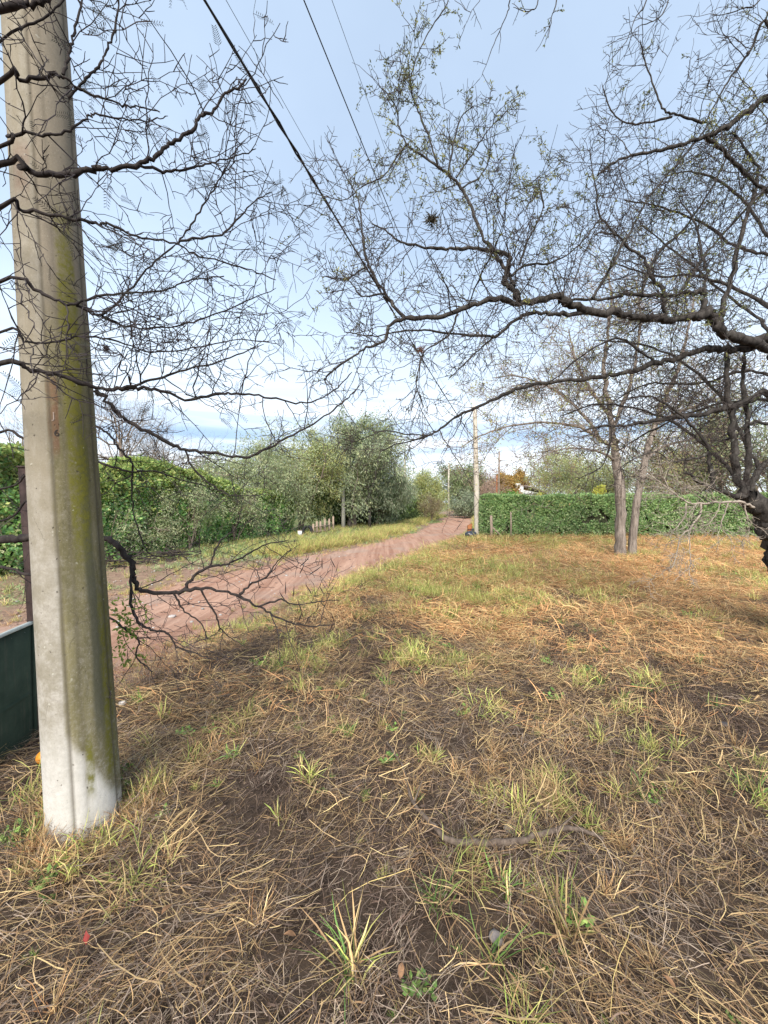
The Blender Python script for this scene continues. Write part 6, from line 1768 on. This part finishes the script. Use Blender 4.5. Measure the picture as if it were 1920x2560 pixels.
for i in range(5):
    g.add([(xr[i], hd - 0.25, zr_[i]), (xr[i + 1], hd - 0.25, zr_[i + 1]), (xr[i + 1], hd + 6.3, zr_[i + 1]), (xr[i], hd + 6.3, zr_[i]), (xr[i], hd - 0.25, zr_[i] - 0.16), (xr[i + 1], hd - 0.25, zr_[i + 1] - 0.16), (xr[i + 1], hd + 6.3, zr_[i + 1] - 0.16), (xr[i], hd + 6.3, zr_[i] - 0.16)],
          [(0, 1, 2, 3), (0, 4, 5, 1), (2, 6, 7, 3), (4, 7, 6, 5)])
g.build('roof', M_ROOFH, ho)
g = Geo(); g.add([(xr[0], hd - 0.1, zr_[0] - 0.16), (xr[5], hd - 0.1, zr_[5] - 0.16), (xr[5], hd - 0.1, pxz(1234, hd)), (xr[0], hd - 0.1, pxz(1234, hd))], [(0, 3, 2, 1)]); g.build('gable', M_WHITE, ho)
g = Geo(); g.box((X(1266), hd - 1.0, pxz(1236, hd)), (X(1292), hd - 0.02, pxz(1232.5, hd))); g.build('parapet', M_WHITE, ho)

# ------------------------------------------------------------------ on the ground close by
def gpt(px, py, dz=0.0):
    q = on_ground(px, py); q[2] = tz(q[0], q[1]) + dz
    return q
# fallen branch
M_STICK = mat_bark('fallen_branch_bark', (0.065, 0.048, 0.038), (0.17, 0.13, 0.10), None, 40, 0.003)
pts = np.array([gpt(x, y, 0.048) for x, y in [(968, 1875), (990, 1912), (1009, 1945), (1020, 1990), (1034, 2035), (1079, 2085), (1110, 2122), (1145, 2133), (1223, 2135), (1319, 2126), (1397, 2099), (1455, 2103), (1508, 2124)]])
fb_ = thing('fallen_branch', pts[6], 'curved fallen branch lying in the straw in the foreground', 'branch')
c = curve_pts(pts, 5, 0.0025)
g = Geo(); u = np.linspace(0, 1, len(c)); g.tube(c, 0.005 + 0.0085 * np.exp(-((u - 0.62) / 0.33) ** 2), 9, cap=False); g.build('stick', M_STICK, fb_, True)
for i, dv in ((20, (0.05, 0.09, 0.05)), (38, (-0.06, 0.10, 0.04)), (50, (0.10, 0.05, 0.03))):
    g = Geo(); q = c[i]; g.tube(np.array([q, q + np.array(dv) * 0.6, q + np.array(dv)]), [0.006, 0.004, 0.002], 5); g.build('side_twig', M_STICK, fb_)

def rock(px, py, r, label, col, seed, flat=0.6):
    q = gpt(px, py)
    v, f = lump(r, seed, flat, 9)
    g = Geo(); g.add(v + q + np.array([0, 0, r * flat * 0.6 + 0.004]), f)
    tag(g.build('stone', mat_plain('stone_%d' % seed, col, 0.9, 0, 0.2, 30)), label, 'stone', 'pale stones in the straw')
rock(1275, 2078, 0.030, 'pale grey stone in the straw right above the fallen branch', (0.24, 0.205, 0.175), 11, 0.35)
rock(1240, 2352, 0.026, 'pale stone near the bottom of the picture', (0.24, 0.205, 0.185), 12, 0.35)
rock(306, 1762, 0.030, 'whitish stone beside the foot of the near pole', (0.60, 0.56, 0.52), 13, 0.5)
rock(430, 1545, 0.06, 'pale stone on the near edge of the red road', (0.45, 0.40, 0.37), 14, 0.45)
q = gpt(215, 2392, 0.055)
g = Geo(); g.add([q + np.array(d_) for d_ in ((-0.010, 0, 0), (0.004, -0.004, -0.012), (0.012, 0.004, 0.010), (-0.004, 0.008, 0.026), (0.000, -0.007, 0.008), (0.010, -0.004, 0.028))], [(0, 4, 5, 3), (0, 1, 2, 4), (4, 2, 5, 5)][:2] + [(1, 2, 5, 4)])
tag(g.build('plastic_scrap', mat_plain('red_plastic', (0.26, 0.05, 0.045), 0.4, 0, 0.2, 90)), 'small red plastic scrap in the straw at the lower left', 'scrap')
q = gpt(1808, 1822, 0.03)
g = Geo(); v, f = lump(0.03, 17, 0.5, 6); g.add(v + q, f)
tag(g.build('dark_clod', mat_plain('dark_clod', (0.05, 0.045, 0.045), 0.8)), 'small dark clod in the straw at the right', 'clod')

# dry brown leaves scattered in the foreground
M_DLEAF = mat_plain('dry_brown_leaf', (0.24, 0.13, 0.065), 0.7, 0, 0.4, 60)
leaf_l = ['dry brown leaf just under the fallen branch', 'dry brown leaf near the lower left corner', 'curled dry leaf left of the bottom centre', 'dry leaf at the lower right edge', 'curled brown leaf low in the middle foreground']
for k, (px, py) in enumerate([(1205, 2162), (430, 2300), (740, 2380), (1690, 2520), (1000, 2490)]):
    q = gpt(px, py, 0.05); a = rng.uniform(0, 6.28); L = rng.uniform(0.035, 0.05)
    u = np.linspace(0, 1, 6); w_ = np.array([0.1, 0.8, 1, 0.85, 0.5, 0.05]) * L * 0.28
    ax = np.array([math.cos(a), math.sin(a), 0.25]); sd = np.array([-math.sin(a), math.cos(a), 0.2])
    cen = q + np.outer(u * L, ax) + np.outer(np.sin(u * 3) * 0.008, (0, 0, 1))
    v = np.vstack([cen + np.outer(w_, sd) + [0, 0, 0.004], cen, cen - np.outer(w_, sd) + [0, 0, 0.004]])
    f = [(r_ * 6 + i, r_ * 6 + i + 1, (r_ + 1) * 6 + i + 1, (r_ + 1) * 6 + i) for r_ in (0, 1) for i in range(5)]
    g = Geo(); g.add(v, f)
    tag(g.build('fallen_leaf', M_DLEAF), leaf_l[k], 'leaf', 'dry leaves in the foreground')

# green tufts one can tell apart in the foreground
tufts = [(1100, 2270, 'tallest green grass tuft at the bottom right of centre', GRN, 34, 0.19), (1300, 2035, 'green tuft right above the fallen branch', YGRN, 46, 0.16), (1480, 2080, 'yellow green tuft at the right end of the fallen branch', YGRN, 38, 0.15),
         (1265, 2230, 'leafy green tuft right below the fallen branch', GRN, 40, 0.12), (1080, 1905, 'small bright tuft above the fallen branch', YGRN, 34, 0.12), (770, 1960, 'pale green tuft beside a dark bare patch, left of centre', YGRN, 50, 0.16),
         (1590, 1990, 'long bladed green tuft in the right foreground', GRN, 26, 0.20), (1890, 1990, 'green grass tuft at the right edge of the picture', GRN, 34, 0.22), (40, 2110, 'green tuft in the left corner by the pole foot', GRN, 50, 0.10),
         (1790, 1770, 'bright green weed in the right middle of the field', GRN, 30, 0.12), (700, 2060, 'yellow stubble tuft in the dark bare soil', TAN + YGRN, 30, 0.14), (880, 2440, 'mixed tuft with green blades at the bottom centre', YGRN + GRN, 48, 0.24),
         (1230, 2420, 'broad bladed green tuft at the bottom, right of centre', GRN + YGRN, 24, 0.20), (1420, 2350, 'yellow straw and green tuft in the lower right', YGRN + TAN, 50, 0.24)]
for px, py, lab, pal, n_, hgt in tufts:
    q = gpt(px, py)
    g = Geo(); tuft(pal, TAN, n_, 0.05, hgt * 0.5, hgt, 0.0052, 0.6)(g)
    o = thing('grass_tuft', q, lab, 'grass tuft', 'green tufts in the foreground')
    for vv in g.v: vv += q
    g.build('blades', M_STRAW, o)
# dry brown weed stalks by the pole
dwp = gpt(315, 1745)
dw = thing('dry_weed', dwp, 'clump of dry reddish brown weed stalks right of the near pole', 'weed')
g = Geo(); gl_ = Geo()
for _ in range(46):
    p = dwp + np.array([rng.normal() * 0.16 + 0.05, rng.normal() * 0.10 + 0.2, 0])
    tp = zig(p, (rng.normal() * 0.2, rng.normal() * 0.2, 1), rng.uniform(0.2, 0.46), 5, 0.12, 0, rng)
    g.tube(tp, np.linspace(0.0022, 0.001, len(tp)), 3)
    for b in range(2, len(tp)):
        k = 5
        gl_.leaves(np.tile(tp[b], (k, 1)) + rng.normal(size=(k, 3)) * 0.008, rand_dirs(k), rand_dirs(k), rng.uniform(0.008, 0.02, k), 0.007, np.tile(np.array([0.36, 0.19, 0.10]) * rng.uniform(0.7, 1.3), (k, 1)))
g.build('stalks', M_TWIG_BR, dw); gl_.build('dry_leaves', M_LEAF, dw)

# tangled heap of cut branches at the foot of the left hedge
bh = P(330, 1400, 11.5); bh[2] = tz(bh[0], bh[1])
heap = thing('brush_heap', bh, 'low heap of cut dark branches at the foot of the left hedge', 'brush heap')
g = Geo()
for _ in range(150):
    p = np.array([rng.uniform(-8.9, -6.2), 0, 0]); p[1] = 11.0 + (p[0] + 7.6) * 0.9 + rng.normal() * 0.35
    p[2] = tz(p[0], p[1]) + abs(rng.normal()) * 0.16 + 0.02
    d = nrm((rng.normal(), rng.normal() * 0.8, rng.normal() * 0.14))
    L = rng.uniform(0.4, 1.4)
    tp = zig(p - d * L / 2, d, L, 6, 0.12, -0.01, rng)
    tp[:, 2] = np.maximum(tp[:, 2], terrain(tp[:, 0], tp[:, 1]) + 0.02)
    g.tube(tp, np.linspace(rng.uniform(0.008, 0.02), 0.004, len(tp)), 4)
tag(g.build('cut_branches', M_TWIG, heap), kind='stuff')

# air plants clinging to the branches
def air_plant(px, py, d, r, label, col):
    p = P(px, py, d)
    o = thing('air_plant', p, label, 'air plant', 'air plants on the branches')
    g = Geo(); k = 170
    ax = rand_dirs(k)
    g.leaves(p + rng.normal(size=(k, 3)) * r * 0.25, ax, rand_dirs(k), r * rng.uniform(0.5, 1.3, k), r * 0.10, np.clip(np.array(col) * (1 + rng.normal(0, 0.3, (k, 1))), 0.01, 0.5))
    tag(g.build('spiky_leaves', M_LEAF, o), kind='stuff')
    g = Geo(); v, f = lump(r * 0.35, 8, 0.9, 6); g.add(v + p, f, np.array(col) * 0.8); g.build('core', M_LEAF, o)
air_plant(1080, 548, 3.68, 0.085, 'dark spiky air plant hanging in the right tree', (0.085, 0.07, 0.045))
air_plant(265, 870, 1.5, 0.022, 'small dark air plant on a twig beside the near pole', (0.07, 0.045, 0.045))
air_plant(1052, 875, 3.6, 0.045, 'small reddish air plant on a low branch of the right tree', (0.25, 0.13, 0.09))
